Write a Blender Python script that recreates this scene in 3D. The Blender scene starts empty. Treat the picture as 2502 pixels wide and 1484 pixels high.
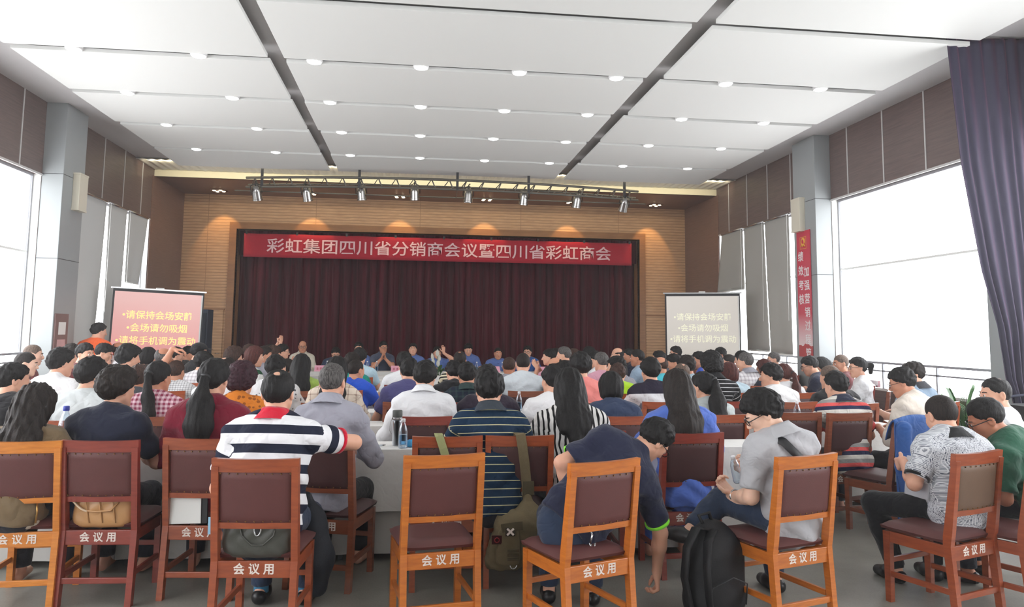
import bpy, bmesh, math, random
import numpy as np
from mathutils import Matrix, Vector

# ------------------------------------------------------------------ camera, world, exposure
SC = bpy.context.scene
COL = SC.collection
PW, PH = 2502.0, 1484.0            # frame of the photograph
FPX, PCX, PCY = 1850.0, 1251.0, 628.5
PITCH, ROLL, YAW, EYE = 0.0974, 0.0121, 0.1225, 1.6

def cam_rot():
    c, s = math.cos(YAW), math.sin(YAW)
    Rz = np.array([[c, -s, 0], [s, c, 0], [0, 0, 1]])
    c, s = math.cos(PITCH), math.sin(PITCH)
    Rx = np.array([[1, 0, 0], [0, c, s], [0, -s, c]])
    M = np.array([[1, 0, 0], [0, 0, -1], [0, 1, 0]])
    c, s = math.cos(ROLL), math.sin(ROLL)
    Rr = np.array([[c, -s, 0], [s, c, 0], [0, 0, 1]])
    return Rr @ M @ Rx @ Rz
CR = cam_rot()
def ray(x, y): return CR.T @ np.array([(x - PCX) / FPX, (y - PCY) / FPX, 1.0])
def atY(x, y, Y):
    d = ray(x, y); t = Y / d[1]
    return np.array([d[0] * t, Y, EYE + d[2] * t])
def atZ(x, y, Z):
    d = ray(x, y); t = (Z - EYE) / d[2]
    return np.array([d[0] * t, d[1] * t, Z])
def atX(x, y, X):
    d = ray(x, y); t = X / d[0]
    return np.array([X, d[1] * t, EYE + d[2] * t])

cd = bpy.data.cameras.new('camera')
cam = bpy.data.objects.new('camera', cd); COL.objects.link(cam)
cd.sensor_fit = 'HORIZONTAL'; cd.sensor_width = 36.0
cd.lens = 36.0 * FPX / PW
cd.shift_x = 0.0
cd.shift_y = (PCY - PH / 2) / PW
cd.clip_start = 0.05; cd.clip_end = 200
m = Matrix.Identity(4)
for i in range(3):
    m[i][0] = CR[0][i]; m[i][1] = -CR[1][i]; m[i][2] = -CR[2][i]
m[2][3] = EYE
cam.matrix_world = m
SC.camera = cam

w = bpy.data.worlds.new('sky'); SC.world = w; w.use_nodes = True
bg = w.node_tree.nodes['Background']
bg.inputs[0].default_value = (1.0, 0.99, 0.975, 1); bg.inputs[1].default_value = 7.0

SC.view_settings.view_transform = 'Standard'; SC.view_settings.look = 'None'
SC.view_settings.gamma = 1.0; SC.view_settings.use_curve_mapping = False
SC.view_settings.exposure = 0.0
SC.cycles.use_denoising = True
SC.cycles.max_bounces = 8; SC.cycles.diffuse_bounces = 5; SC.cycles.glossy_bounces = 3
SC.cycles.transmission_bounces = 6; SC.cycles.transparent_max_bounces = 8
SC.cycles.caustics_reflective = False; SC.cycles.caustics_refractive = False
SC.cycles.sample_clamp_indirect = 6.0

XL, XR, YB, YF, ZC, ZP = -5.4, 6.55, 18.0, 16.0, 4.82, 4.683     # walls, back, fascia, ceiling, panels

def portal(name, X, y0, y1, z0, z1, face):
    l = bpy.data.lights.new(name, 'AREA'); l.shape = 'RECTANGLE'
    l.size = y1 - y0; l.size_y = z1 - z0
    l.cycles.is_portal = True
    o = bpy.data.objects.new(name, l); COL.objects.link(o)
    o.location = (X, (y0 + y1) / 2, (z0 + z1) / 2)
    # local -Z points into the room, local X along world Y
    zx = -face
    R = Matrix(((0, 0, zx), (zx, 0, 0), (0, 1, 0)))
    o.matrix_world = Matrix.Translation(o.location) @ R.to_4x4()
    return o
portal('window_light', XL - 0.2, -5, 11.4, .82, 3.76, 1)
portal('window_light', XL - 0.2, 12.1, 15.88, .82, 3.76, 1)
portal('window_light', XR + 0.2, -5, 7.3, .82, 3.76, -1)
portal('window_light', XR + 0.2, 8.0, 11.35, .82, 3.76, -1)
portal('window_light', XR + 0.2, 12.05, 15.88, .82, 3.76, -1)

# ------------------------------------------------------------------ helpers
random.seed(7); RNG = np.random.RandomState(3)
def srgb(r, g, b):
    f = lambda c: (c / 255 / 12.92) if c / 255 <= .04045 else ((c / 255 + .055) / 1.055) ** 2.4
    return (f(r), f(g), f(b), 1.0)

_mats = {}
class NT:
    """small node-tree helper"""
    def __init__(s, name):
        s.m = bpy.data.materials.new(name); s.m.use_nodes = True
        s.t = s.m.node_tree; s.b = s.t.nodes['Principled BSDF']
        s.out = s.t.nodes['Material Output']
    def n(s, kind, **kw):
        nd = s.t.nodes.new(kind)
        for k, v in kw.items():
            if k in nd.inputs.keys(): nd.inputs[k].default_value = v
            else: setattr(nd, k, v)
        return nd
    def l(s, a, b): s.t.links.new(a, b)
    def math(s, op, a, b=None, c=None):
        nd = s.t.nodes.new('ShaderNodeMath'); nd.operation = op
        for i, v in enumerate((a, b, c)):
            if v is None: continue
            if isinstance(v, (int, float)): nd.inputs[i].default_value = v
            else: s.l(v, nd.inputs[i])
        return nd.outputs[0]
    def mix(s, fac, a, b):
        nd = s.t.nodes.new('ShaderNodeMix'); nd.data_type = 'RGBA'
        for sock, v in ((nd.inputs[0], fac), (nd.inputs[6], a), (nd.inputs[7], b)):
            if isinstance(v, (int, float)): sock.default_value = v
            elif isinstance(v, tuple): sock.default_value = v
            else: s.l(v, sock)
        return nd.outputs[2]
    def ramp(s, fac, stops, interp='LINEAR'):
        nd = s.t.nodes.new('ShaderNodeValToRGB'); cr = nd.color_ramp; cr.interpolation = interp
        while len(cr.elements) > 1: cr.elements.remove(cr.elements[-1])
        cr.elements[0].position = stops[0][0]; cr.elements[0].color = stops[0][1]
        for p, c in stops[1:]:
            e = cr.elements.new(p); e.color = c
        s.l(fac, nd.inputs[0]); return nd.outputs[0]
    def coords(s, kind='Object', scale=None):
        tc = s.t.nodes.new('ShaderNodeTexCoord'); o = tc.outputs[kind]
        if scale is not None:
            mp = s.t.nodes.new('ShaderNodeMapping'); mp.inputs['Scale'].default_value = scale
            s.l(o, mp.inputs[0]); o = mp.outputs[0]
        return o
    def noise(s, vec, scale, detail=3, rough=.5):
        nd = s.n('ShaderNodeTexNoise', Scale=scale, Detail=detail, Roughness=rough)
        if vec is not None: s.l(vec, nd.inputs['Vector'])
        return nd.outputs[0]
    def base(s, c):
        if isinstance(c, tuple): s.b.inputs['Base Color'].default_value = c
        else: s.l(c, s.b.inputs['Base Color'])
    def set(s, **kw):
        for k, v in kw.items():
            s.b.inputs[k.replace('_', ' ')].default_value = v
        return s
    def bump(s, h, strength=.2, dist=.01):
        nd = s.n('ShaderNodeBump'); nd.inputs['Strength'].default_value = strength
        nd.inputs['Distance'].default_value = dist
        s.l(h, nd.inputs['Height']); s.l(nd.outputs[0], s.b.inputs['Normal'])

def mat_plain(name, c, rough=.6, spec=.4, metal=0.0, vary=.12, scale=9.0, bump=0.0, **kw):
    """procedural: a colour with faint noise variation"""
    if name in _mats: return _mats[name]
    t = NT(name); v = t.coords('Object')
    nz = t.noise(v, scale, 4)
    d = tuple(x * (1 - vary) for x in c[:3]) + (1,); e = tuple(min(1, x * (1 + vary)) for x in c[:3]) + (1,)
    t.base(t.mix(nz, d, e))
    t.set(Roughness=rough, Specular_IOR_Level=spec, Metallic=metal)
    if bump: t.bump(t.noise(v, scale * 8, 3), bump, .004)
    for k, x in kw.items(): t.set(**{k: x})
    _mats[name] = t.m; return t.m

def mat_emit(name, c, strength):
    if name in _mats: return _mats[name]
    t = NT(name); t.base(c); t.set(Emission_Color=c, Emission_Strength=strength, Roughness=.5)
    _mats[name] = t.m; return t.m

def mat_wood(name, c1, c2, rough=.38, scale=(6, 60, 60), axis=None, coat=.25):
    if name in _mats: return _mats[name]
    t = NT(name); v = t.coords('Object', scale)
    n1 = t.noise(v, 1.0, 5, .6); n2 = t.noise(t.coords('Object'), 3.0, 2)
    f = t.math('ADD', t.math('MULTIPLY', n1, .75), t.math('MULTIPLY', n2, .35))
    t.base(t.ramp(f, [(.32, c1), (.72, c2)]))
    t.set(Roughness=rough, Coat_Weight=coat, Coat_Roughness=.2)
    t.bump(n1, .06, .003)
    _mats[name] = t.m; return t.m

def link(name, me, parent=None, mat=None):
    o = bpy.data.objects.new(name, me); COL.objects.link(o)
    if parent is not None: o.parent = parent
    if mat is not None:
        if len(me.materials) == 0: me.materials.append(mat)
        else:
            o.material_slots[0].link = 'OBJECT'; o.material_slots[0].material = mat
    return o
def empty(name, loc=(0, 0, 0), rz=0.0):
    o = bpy.data.objects.new(name, None); COL.objects.link(o)
    o.location = loc; o.rotation_euler = (0, 0, rz); o.empty_display_size = .1
    return o
def tag(o, label, cat, group=None):
    o['label'] = label; o['category'] = cat
    if group: o['group'] = group
    return o
def struct(o): o['kind'] = 'structure'; return o

class MB:
    """collects boxes, bars, tubes, lathes into one mesh"""
    def __init__(s): s.bm = bmesh.new()
    def box(s, lo, hi, M=None, bevel=0.0):
        vs = [s.bm.verts.new(Vector((lo[0] if i & 1 == 0 else hi[0], lo[1] if i & 2 == 0 else hi[1], lo[2] if i & 4 == 0 else hi[2]))) for i in range(8)]
        fs = [s.bm.faces.new([vs[i] for i in q]) for q in ((0, 2, 3, 1), (4, 5, 7, 6), (0, 1, 5, 4), (2, 6, 7, 3), (0, 4, 6, 2), (1, 3, 7, 5))]
        if bevel:
            ed = list({e for f in fs for e in f.edges})
            r = bmesh.ops.bevel(s.bm, geom=ed, offset=bevel, segments=2, affect='EDGES', profile=.6)
            vs = list({v for f in r['faces'] for v in f.verts} | {v for v in vs if v.is_valid})
        if M is not None: bmesh.ops.transform(s.bm, matrix=M, verts=[v for v in vs if v.is_valid])
        return s
    def prism(s, pts, h0, h1, plane='xz'):
        """polygon pts extruded; plane xz -> along y, xy -> along z, yz -> along x"""
        f = {'xz': lambda a, b, h: (a, h, b), 'xy': lambda a, b, h: (a, b, h), 'yz': lambda a, b, h: (h, a, b)}[plane]
        A = [s.bm.verts.new(f(a, b, h0)) for a, b in pts]; B = [s.bm.verts.new(f(a, b, h1)) for a, b in pts]
        n = len(pts)
        s.bm.faces.new(A[::-1]); s.bm.faces.new(B)
        for i in range(n): s.bm.faces.new((A[i], A[(i + 1) % n], B[(i + 1) % n], B[i]))
        return s
    def tube(s, pts, r, n=10, cap=True, close=False):
        pts = [Vector(p) for p in pts]; rings = []
        N = len(pts); up = Vector((0, 0, 1)); prev = None
        for i, p in enumerate(pts):
            a = pts[(i - 1) % N] if (i > 0 or close) else p; b = pts[(i + 1) % N] if (i < N - 1 or close) else p
            d = (b - a)
            d = d.normalized() if d.length > 1e-9 else Vector((0, 0, 1))
            if prev is None:
                u = d.cross(up)
                if u.length < .1: u = d.cross(Vector((1, 0, 0)))
            else: u = prev - d * prev.dot(d)
            u.normalize(); prev = u; v = d.cross(u)
            rr = r[i] if isinstance(r, (list, tuple)) else r
            rings.append([s.bm.verts.new(p + (u * math.cos(2 * math.pi * k / n) + v * math.sin(2 * math.pi * k / n)) * rr) for k in range(n)])
        for i in range(N if close else N - 1):
            A, B = rings[i], rings[(i + 1) % N]
            for k in range(n): s.bm.faces.new((A[k], A[(k + 1) % n], B[(k + 1) % n], B[k]))
        if cap and not close:
            s.bm.faces.new(rings[0][::-1]); s.bm.faces.new(rings[-1])
        return s
    def lathe(s, prof, n=20, c=(0, 0, 0)):
        rings = []
        for r, z in prof:
            rings.append([s.bm.verts.new((c[0] + r * math.cos(2 * math.pi * k / n), c[1] + r * math.sin(2 * math.pi * k / n), c[2] + z)) for k in range(n)])
        for A, B in zip(rings, rings[1:]):
            for k in range(n): s.bm.faces.new((A[k], A[(k + 1) % n], B[(k + 1) % n], B[k]))
        s.bm.faces.new(rings[0][::-1]); s.bm.faces.new(rings[-1])
        return s
    def strap(s, pts, side, w, t):
        """flat band along pts; side = width direction"""
        pts = [Vector(p) for p in pts]; sd = Vector(side).normalized(); rings = []
        for i, p in enumerate(pts):
            a = pts[max(i - 1, 0)]; b = pts[min(i + 1, len(pts) - 1)]
            d = (b - a).normalized(); u = (sd - d * sd.dot(d)).normalized(); v = d.cross(u)
            rings.append([s.bm.verts.new(p + u * (w / 2) * x + v * (t / 2) * y) for x, y in ((-1, -1), (1, -1), (1, 1), (-1, 1))])
        for A, B in zip(rings, rings[1:]):
            for k in range(4): s.bm.faces.new((A[k], A[(k + 1) % 4], B[(k + 1) % 4], B[k]))
        s.bm.faces.new(rings[0][::-1]); s.bm.faces.new(rings[-1])
        return s
    def grid(s, fn, nu, nv, thick=0.0, closed_u=False):
        V = [[s.bm.verts.new(fn(i / nu, j / nv)) for j in range(nv + 1)] for i in range(nu + (0 if closed_u else 1))]
        nU = nu
        fs = []
        for i in range(nU):
            for j in range(nv):
                fs.append(s.bm.faces.new((V[i][j], V[(i + 1) % len(V)][j], V[(i + 1) % len(V)][j + 1], V[i][j + 1])))
        if thick:
            s.bm.normal_update()
            bmesh.ops.solidify(s.bm, geom=fs, thickness=thick)
        return s
    def mesh(s, name, smooth=False):
        bmesh.ops.recalc_face_normals(s.bm, faces=s.bm.faces)
        me = bpy.data.meshes.new(name); s.bm.to_mesh(me); s.bm.free()
        if smooth: me.shade_smooth() if smooth is True else smooth_by_angle(me, smooth)
        return me
    def build(s, name, mat, parent=None, smooth=False):
        me = s.mesh(name, smooth); me.materials.append(mat)
        return link(name, me, parent)
def smooth_by_angle(me, deg):
    me.shade_smooth()
    bm = bmesh.new(); bm.from_mesh(me)
    for e in bm.edges:
        if len(e.link_faces) == 2: e.smooth = e.calc_face_angle(0) < math.radians(deg)
    bm.to_mesh(me); bm.free()

def copy_tree(o, parent=None):
    c = o.copy(); COL.objects.link(c)
    if parent is not None: c.parent = parent
    for ch in o.children: copy_tree(ch, c)
    return c

def text_mesh(s, size, bold=0.0, extrude=.001, spacing=1.0, align='CENTER', line=1.0):
    cu = bpy.data.curves.new('lettering', 'FONT'); cu.body = s; cu.size = size
    cu.align_x = align; cu.align_y = 'CENTER'; cu.offset = bold; cu.extrude = extrude
    cu.space_character = spacing; cu.space_line = line; cu.resolution_u = 3
    o = bpy.data.objects.new('lettering', cu); COL.objects.link(o)
    dg = bpy.context.evaluated_depsgraph_get(); dg.update()
    me = bpy.data.meshes.new_from_object(o.evaluated_get(dg)); me.name = 'lettering'
    bpy.data.objects.remove(o); bpy.data.curves.remove(cu)
    me.materials.clear()
    return me
def place_text(me, M):
    me.transform(M); return me
# ------------------------------------------------------------------ materials of the room
def mat_floor():
    t = NT('floor_stone'); v = t.coords('Object')
    a = t.noise(v, 1.1, 4, .6); b = t.noise(v, 90, 2); c = t.noise(v, 9, 3)
    f = t.math('ADD', t.math('MULTIPLY', a, .6), t.math('ADD', t.math('MULTIPLY', b, .25), t.math('MULTIPLY', c, .15)))
    t.base(t.ramp(f, [(.3, srgb(112, 111, 104)), (.7, srgb(156, 154, 145))]))
    t.l(t.math('ADD', .30, t.math('MULTIPLY', a, .22)), t.b.inputs['Roughness'])
    t.bump(b, .05, .002)
    return t.m
M_FLOOR = mat_floor()
def mat_panelwood(name, c1, c2, pitch=None, axis='Y', c0=0.0):
    t = NT(name); v = t.coords('Object', (1.2, 1.2, 26)); n1 = t.noise(v, 2.0, 4, .6); n2 = t.noise(t.coords('Object'), .9, 2)
    f = t.math('ADD', t.math('MULTIPLY', n1, .7), t.math('MULTIPLY', n2, .3))
    t.base(t.ramp(f, [(.3, c1), (.72, c2)])); t.set(Roughness=.42)
    return t.m
M_UPPER = mat_panelwood('upper_wall_wood', srgb(84, 66, 62), srgb(112, 92, 86))
M_BROWN = mat_panelwood('brown_wall_wood', srgb(100, 72, 60), srgb(126, 94, 80))
M_SOFFIT = mat_panelwood('soffit_wood', srgb(104, 74, 62), srgb(124, 92, 78))
def mat_slats():
    """tan acoustic slat panelling: fine horizontal grooves"""
    t = NT('acoustic_slats'); v = t.coords('Object')
    sp = t.n('ShaderNodeSeparateXYZ'); t.l(v, sp.inputs[0])
    g = t.math('PINGPONG', t.math('MULTIPLY', sp.outputs[2], 1 / .034), 1.0)
    groove = t.math('LESS_THAN', g, .22)
    nz = t.noise(t.coords('Object', (2, 2, 14)), 2, 4)
    wood = t.ramp(nz, [(.3, srgb(180, 140, 104)), (.7, srgb(204, 164, 124))])
    x = t.math('ABSOLUTE', t.math('SUBTRACT', t.math('FRACT', t.math('MULTIPLY', sp.outputs[0], 1 / 2.42)), .5))
    seam = t.math('GREATER_THAN', x, .4975)
    k = t.math('MAXIMUM', groove, seam)
    t.base(t.mix(k, wood, srgb(154, 118, 86))); t.set(Roughness=.55)
    t.bump(t.math('SUBTRACT', 1.0, groove), .25, .005)
    return t.m
M_SLATS = mat_slats()
M_FRAMEWOOD = mat_wood('stage_frame_wood', srgb(120, 80, 46), srgb(150, 104, 62), scale=(2, 2, 20), coat=.05, rough=.5)
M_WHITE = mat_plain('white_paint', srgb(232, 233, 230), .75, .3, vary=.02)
M_CEIL = mat_plain('grey_ceiling_paint', srgb(205, 203, 203), .8, .3, vary=.03)
M_PANEL = mat_plain('white_ceiling_panel', srgb(228, 229, 226), .8, .25, vary=.012)
M_GREYCOL = mat_plain('grey_aluminium_cladding', srgb(152, 157, 158), .45, .5, vary=.03)
M_JOINT = mat_plain('aluminium_strip', srgb(196, 194, 192), .35, .5, vary=.03)
M_WINFRAME = mat_plain('window_frame_grey', srgb(150, 152, 158), .4, .5, vary=.04)
M_DARKMETAL = mat_plain('dark_grey_metal', srgb(70, 70, 72), .4, .5, metal=.6, vary=.05)
M_STEEL = mat_plain('bright_steel', srgb(185, 185, 186), .25, .5, metal=1.0, vary=.05)
M_BLACK = mat_plain('black_plastic', srgb(28, 28, 31), .45, .5, vary=.1)
M_CREAM = mat_plain('cream_plastic', srgb(214, 208, 190), .5, .4, vary=.04)

# ------------------------------------------------------------------ shell
struct(MB().box((XL - .3, -6, -.1), (XR + .3, YB + 1.2, 0)).build('floor', M_FLOOR))
ceil = struct(MB().box((XL - .3, -6, ZC), (XR + .3, YF, ZC + .12)).build('ceiling', M_CEIL))
ROWS = [1.0, 2.3, 3.9, 5.48, 7.07, 8.75, 10.34, 11.92, 13.5, 15.02]
COLS = [(-4.61, -1.775), (-1.61, 2.69), (2.885, 5.76)]
for y0, y1 in zip(ROWS, ROWS[1:]):
    for x0, x1 in COLS:
        xa = x0 + (.02 if int(y0 * 7) % 2 else 0)
        MB().box((xa, y0 + .07, ZP), (x1, y1 - .07, ZP + .045), bevel=.003).build('ceiling_panel', M_PANEL, ceil)
# ribbed strip of the ceiling between the panels and the fascia
mb = MB()
def rib(u, v):
    y = 14.95 + .97 * v
    return (XL + (XR - XL) * u, y, ZC - .012 - .008 * (1 + math.sin(u * (XR - XL) / .16 * 2 * math.pi)))
mb.grid(rib, 440, 1, .006)
mb.build('ribbed_strip', mat_plain('ribbed_metal', srgb(226, 222, 208), .55, .4, vary=.02), ceil)

# right and left walls: solid below and above the window bands, openings between columns
def side_wall(name, X, s, bands, parent_mat):
    """s = +1 wall body extends to +x (right)"""
    o = MB()
    x0, x1 = (X, X + .2) if s > 0 else (X - .2, X)
    o.box((x0, -6, 0), (x1, YB + .4, .82))
    o.box((x0, -6, 3.76), (x1, YB + .4, ZC))
    prev = -6
    for a, b in bands + [(YB + .4, None)]:
        if a - prev > .01: o.box((x0, prev, .82), (x1, a, 3.76))
        prev = b
    w_ = struct(o.build(name, parent_mat))
    return w_
bandL = [(-5.0, 11.45), (12.14, 15.88)]
bandR = [(-5.0, 7.3), (7.86, 11.31), (12.02, 15.88)]
wl = side_wall('wall_left', XL, -1, bandL, M_UPPER)
wr = side_wall('wall_right', XR, 1, bandR, M_UPPER)
for wobj, X, s in ((wl, XL, 1), (wr, XR, -1)):
    y = 15.33 if s < 0 else 15.34
    k = 0
    while y > -4:
        MB().box((min(X, X + s * .008), y - .012, 3.77), (max(X, X + s * .008), y + .012, ZC)).build('joint_strip', M_JOINT, wobj)
        y -= .905
    # wood lining of the end bay by the stage
    MB().box((min(X, X + s * .012), 15.9, 0), (max(X, X + s * .012), YB, 4.66)).build('end_panel', M_BROWN, wobj)
    MB().box((min(X, X + s * .015), -6, 3.735), (max(X, X + s * .015), 15.88, 3.765)).build('window_head_strip', M_JOINT, wobj)
# rear wall behind the camera
struct(MB().box((XL - .3, -6.2, 0), (XR + .3, -6, ZC)).build('wall_rear', M_WHITE))

# columns
def column(X0, X1, y0, y1, name):
    c = struct(MB().box((X0, y0, 0), (X1, y1, ZC), bevel=.006).build(name, M_GREYCOL))
    for z in (2.55, 3.77):
        MB().box((X0 - .002, y0 - .002, z), (X1 + .002, y1 + .002, z + .008)).build('cladding_joint', M_DARKMETAL, c)
    return c
column(XL, -5.11, 11.45, 12.14, 'wall_left_pier')
column(6.28, XR, 11.31, 12.02, 'wall_right_pier')
column(6.40, XR, 7.3, 7.86, 'wall_right_pier_near')

# windows: frames with glass
def mat_glass():
    t = NT('window_glass')
    tr = t.n('ShaderNodeBsdfTransparent'); tr.inputs[0].default_value = (.97, .98, 1, 1)
    gl = t.n('ShaderNodeBsdfGlossy'); gl.inputs['Roughness'].default_value = .02
    mx = t.n('ShaderNodeMixShader'); mx.inputs[0].default_value = .05
    t.l(tr.outputs[0], mx.inputs[1]); t.l(gl.outputs[0], mx.inputs[2]); t.l(mx.outputs[0], t.out.inputs[0])
    return t.m
M_GLASS = mat_glass()
def window(n, X, y0, y1, s):
    e = struct(empty('window_%d' % n, (X, (y0 + y1) / 2, .82)))
    L = y1 - y0; x = .12 * s
    def b(nm, a0, a1, z0, z1, t=.035, mat=M_WINFRAME, xx=None):
        xc = x if xx is None else xx
        MB().box((xc - t / 2, a0 - (y0 + y1) / 2, z0 - .82), (xc + t / 2, a1 - (y0 + y1) / 2, z1 - .82)).build(nm, mat, e)
    b('sill', y0, y1, .82, .85, .16, M_WHITE)
    b('glare_jamb', y0, y0 + .012, .85, 3.76, .19, M_WHITE, .1 * s); b('glare_jamb', y1 - .012, y1, .85, 3.76, .19, M_WHITE, .1 * s)  # white boards put the window glare into the reveal colour
    b('frame', y0, y1, 3.72, 3.76); b('frame', y0, y0 + .04, .85, 3.72); b('frame', y1 - .04, y1, .85, 3.72)
    b('transom', y0 + .04, y1 - .04, 2.62, 2.65, .03, M_WHITE)
    k = max(1, round(L / 1.35))
    for i in range(1, k if n in (2, 5) else 1): b('mullion', y0 + L * i / k - .012, y0 + L * i / k + .012, .85, 3.72, .03, M_WHITE)
    b('pane', y0 + .04, y1 - .04, .85, 3.72, .006, M_GLASS, x + .0 * s)
    # guard rails in front of the glass
    b('guard_rail', y0, y1, 1.195, 1.225, .04, M_WINFRAME, x - .07 * s)
    b('guard_rail', y0, y1, 1.085, 1.105, .03, M_WINFRAME, x - .07 * s)
    k = max(2, round(L / 1.1))
    for i in range(k + 1):
        yy = y0 + .02 + (L - .04) * i / k
        b('rail_post', yy - .012, yy + .012, .85, 1.2, .03, M_WINFRAME, x - .07 * s)
    return e
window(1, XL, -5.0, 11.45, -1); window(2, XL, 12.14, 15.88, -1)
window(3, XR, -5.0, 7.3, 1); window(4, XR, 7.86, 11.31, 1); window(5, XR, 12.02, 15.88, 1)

# back wall of tan slats with the stage opening, fascia and soffit
OX0, OX1, OZ = -4.19, 5.365, 3.875
bw = MB()
bw.box((XL, YB, 0), (OX0, YB + .15, 4.66)); bw.box((OX1, YB, 0), (XR, YB + .15, 4.66)); bw.box((OX0, YB, OZ), (OX1, YB + .15, 4.66))
bwo = struct(bw.build('wall_back', M_SLATS))
fr = MB()
fr.box((OX0 - .155, YB - .05, 0), (OX0, YB + .5, OZ + .15)); fr.box((OX1, YB - .05, 0), (OX1 + .145, YB + .5, OZ + .15))
fr.box((OX0, YB - .05, OZ), (OX1, YB + .5, OZ + .15))
struct(fr.build('trim_1', M_FRAMEWOOD))
struct(MB().box((XL, YF, 4.66), (XR, YB + .2, 4.72)).build('ceiling_soffit', M_SOFFIT))
struct(MB().box((XL, YF - .005, 4.66), (XR, YF + .06, ZC + .12)).build('trim_2', mat_plain('cove_face', srgb(238, 230, 200), .7, .3, vary=.02)))
struct(MB().box((XL - .3, YB + 1.0, 0), (XR + .3, YB + 1.2, ZC)).build('wall_stage', M_BLACK))
# hidden-looking doors beside the stage, framed in the same slats
for n, x0, x1 in ((1, -4.86, -4.40), (2, 5.52, 6.02)):
    d = struct(MB().box((x0, YB - .03, 0), (x1, YB + .0, 2.0), bevel=.004).build('door_%d' % n, M_SLATS))
    MB().box((x0 - .02, YB - .035, 2.0), (x1 + .02, YB, 2.03)).build('door_head', M_FRAMEWOOD, d)
    hx = x1 - .05 if n == 1 else x0 + .05
    MB().tube([(hx, YB - .03, 1.02), (hx, YB - .075, 1.02), (hx - .08 * (1 if n == 1 else -1), YB - .075, 1.02)], .008).build('door_handle', M_STEEL, d, True)

# cove strip light on top of the fascia edge
def area(name, loc, sx, sy, rot, power, col):
    l = bpy.data.lights.new(name, 'AREA'); l.shape = 'RECTANGLE'; l.size = sx; l.size_y = sy; l.energy = power; l.color = col
    o = bpy.data.objects.new(name, l); COL.objects.link(o); o.location = loc; o.rotation_euler = rot
    return o
area('cove_lamp', (.57, 15.02, 4.755), 11.6, .05, (math.radians(96), 0, 0), 55, (1.0, .90, .66))

# round downlights in the gaps of the ceiling
M_LAMP = mat_emit('downlight_glow', (1, 1, 1, 1), 9.0)
M_LAMPBODY = mat_plain('white_lamp_housing', srgb(240, 240, 240), .4, .4, vary=.02)
LX = [-3.89, -2.55, -1.26, -.03, 1.14, 2.33, 3.72, 4.97]
ORD = ['first', 'second', 'third', 'fourth', 'fifth', 'sixth', 'seventh', 'eighth', 'ninth', 'tenth']
proto = None
LROW = ['nearest lamp row', 'second lamp row', 'third lamp row', 'farthest lamp row by the stage']
for j, y in enumerate((8.75, 10.34, 11.92, 13.5)):
    for i, x in enumerate(LX):
        if proto is None:
            e = empty('downlight', (0, 0, 0))
            MB().lathe([(.085, .0), (.092, .012), (.092, .15), (.03, .152)], 24).build('housing', M_LAMPBODY, e, 40)
            MB().lathe([(.012, -.016), (.05, -.012), (.078, -.002), (.08, .004)], 24).build('lens', M_LAMP, e, True)
            proto = e
        else: e = copy_tree(proto)
        e.location = (x, y, ZP - .005)
        tag(e, 'round white downlight, %s from left in the %s' % (ORD[i], LROW[j]), 'ceiling light', 'downlights between the ceiling panels')

# clusters of four warm spots in the soffit, washing the slat wall
M_WARM = mat_emit('warm_spot_glow', (1, .80, .52, 1), 14.0)
proto = None
for i, x in enumerate((-4.48, -2.49, -.474, 1.533, 3.56, 5.585)):
    if proto is None:
        e = empty('spotlight_cluster', (0, 0, 0))
        MB().box((-.14, -.14, .0), (.14, .14, .02)).build('backplate', M_SOFFIT, e)
        for dx in (-.075, .075):
            for dy in (-.075, .075):
                MB().lathe([(.02, -.012), (.034, -.008), (.036, 0)], 16, (dx, dy, 0)).build('lamp', M_WARM, e, True)
        proto = e
    else: e = copy_tree(proto)
    e.location = (x, 17.4, 4.642); e.rotation_euler.z = .1 * (i - 2.5)
    tag(e, 'cluster of four warm spots in the brown soffit, %s from left' % ORD[i], 'spotlight', 'warm spotlights above the stage')
    l = bpy.data.lights.new('spot_beam', 'SPOT'); l.energy = 46; l.color = (1, .62, .25); l.spot_size = math.radians(58); l.spot_blend = .35; l.shadow_soft_size = .03
    o = bpy.data.objects.new('spot_beam', l); COL.objects.link(o); o.location = (x, 17.4, 4.6)
    d = Vector((x * .0, .52, -1)); o.rotation_euler = d.to_track_quat('-Z', 'Y').to_euler()
# ------------------------------------------------------------------ implicit-surface bodies
def _v(*a): return np.array(a, float)
def rotx(d): c, s = math.cos(d), math.sin(d); return np.array([[1, 0, 0], [0, c, -s], [0, s, c]])
def roty(d): c, s = math.cos(d), math.sin(d); return np.array([[c, 0, s], [0, 1, 0], [-s, 0, c]])
def rotz(d): c, s = math.cos(d), math.sin(d); return np.array([[c, -s, 0], [s, c, 0], [0, 0, 1]])

class Frame:
    """local frame: p = o + R q ; prims in it may be squashed by sc"""
    def __init__(s, o, R): s.o = np.asarray(o, float); s.R = np.asarray(R, float)
    def w(s, q): return s.o + s.R @ np.asarray(q, float)

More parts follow.
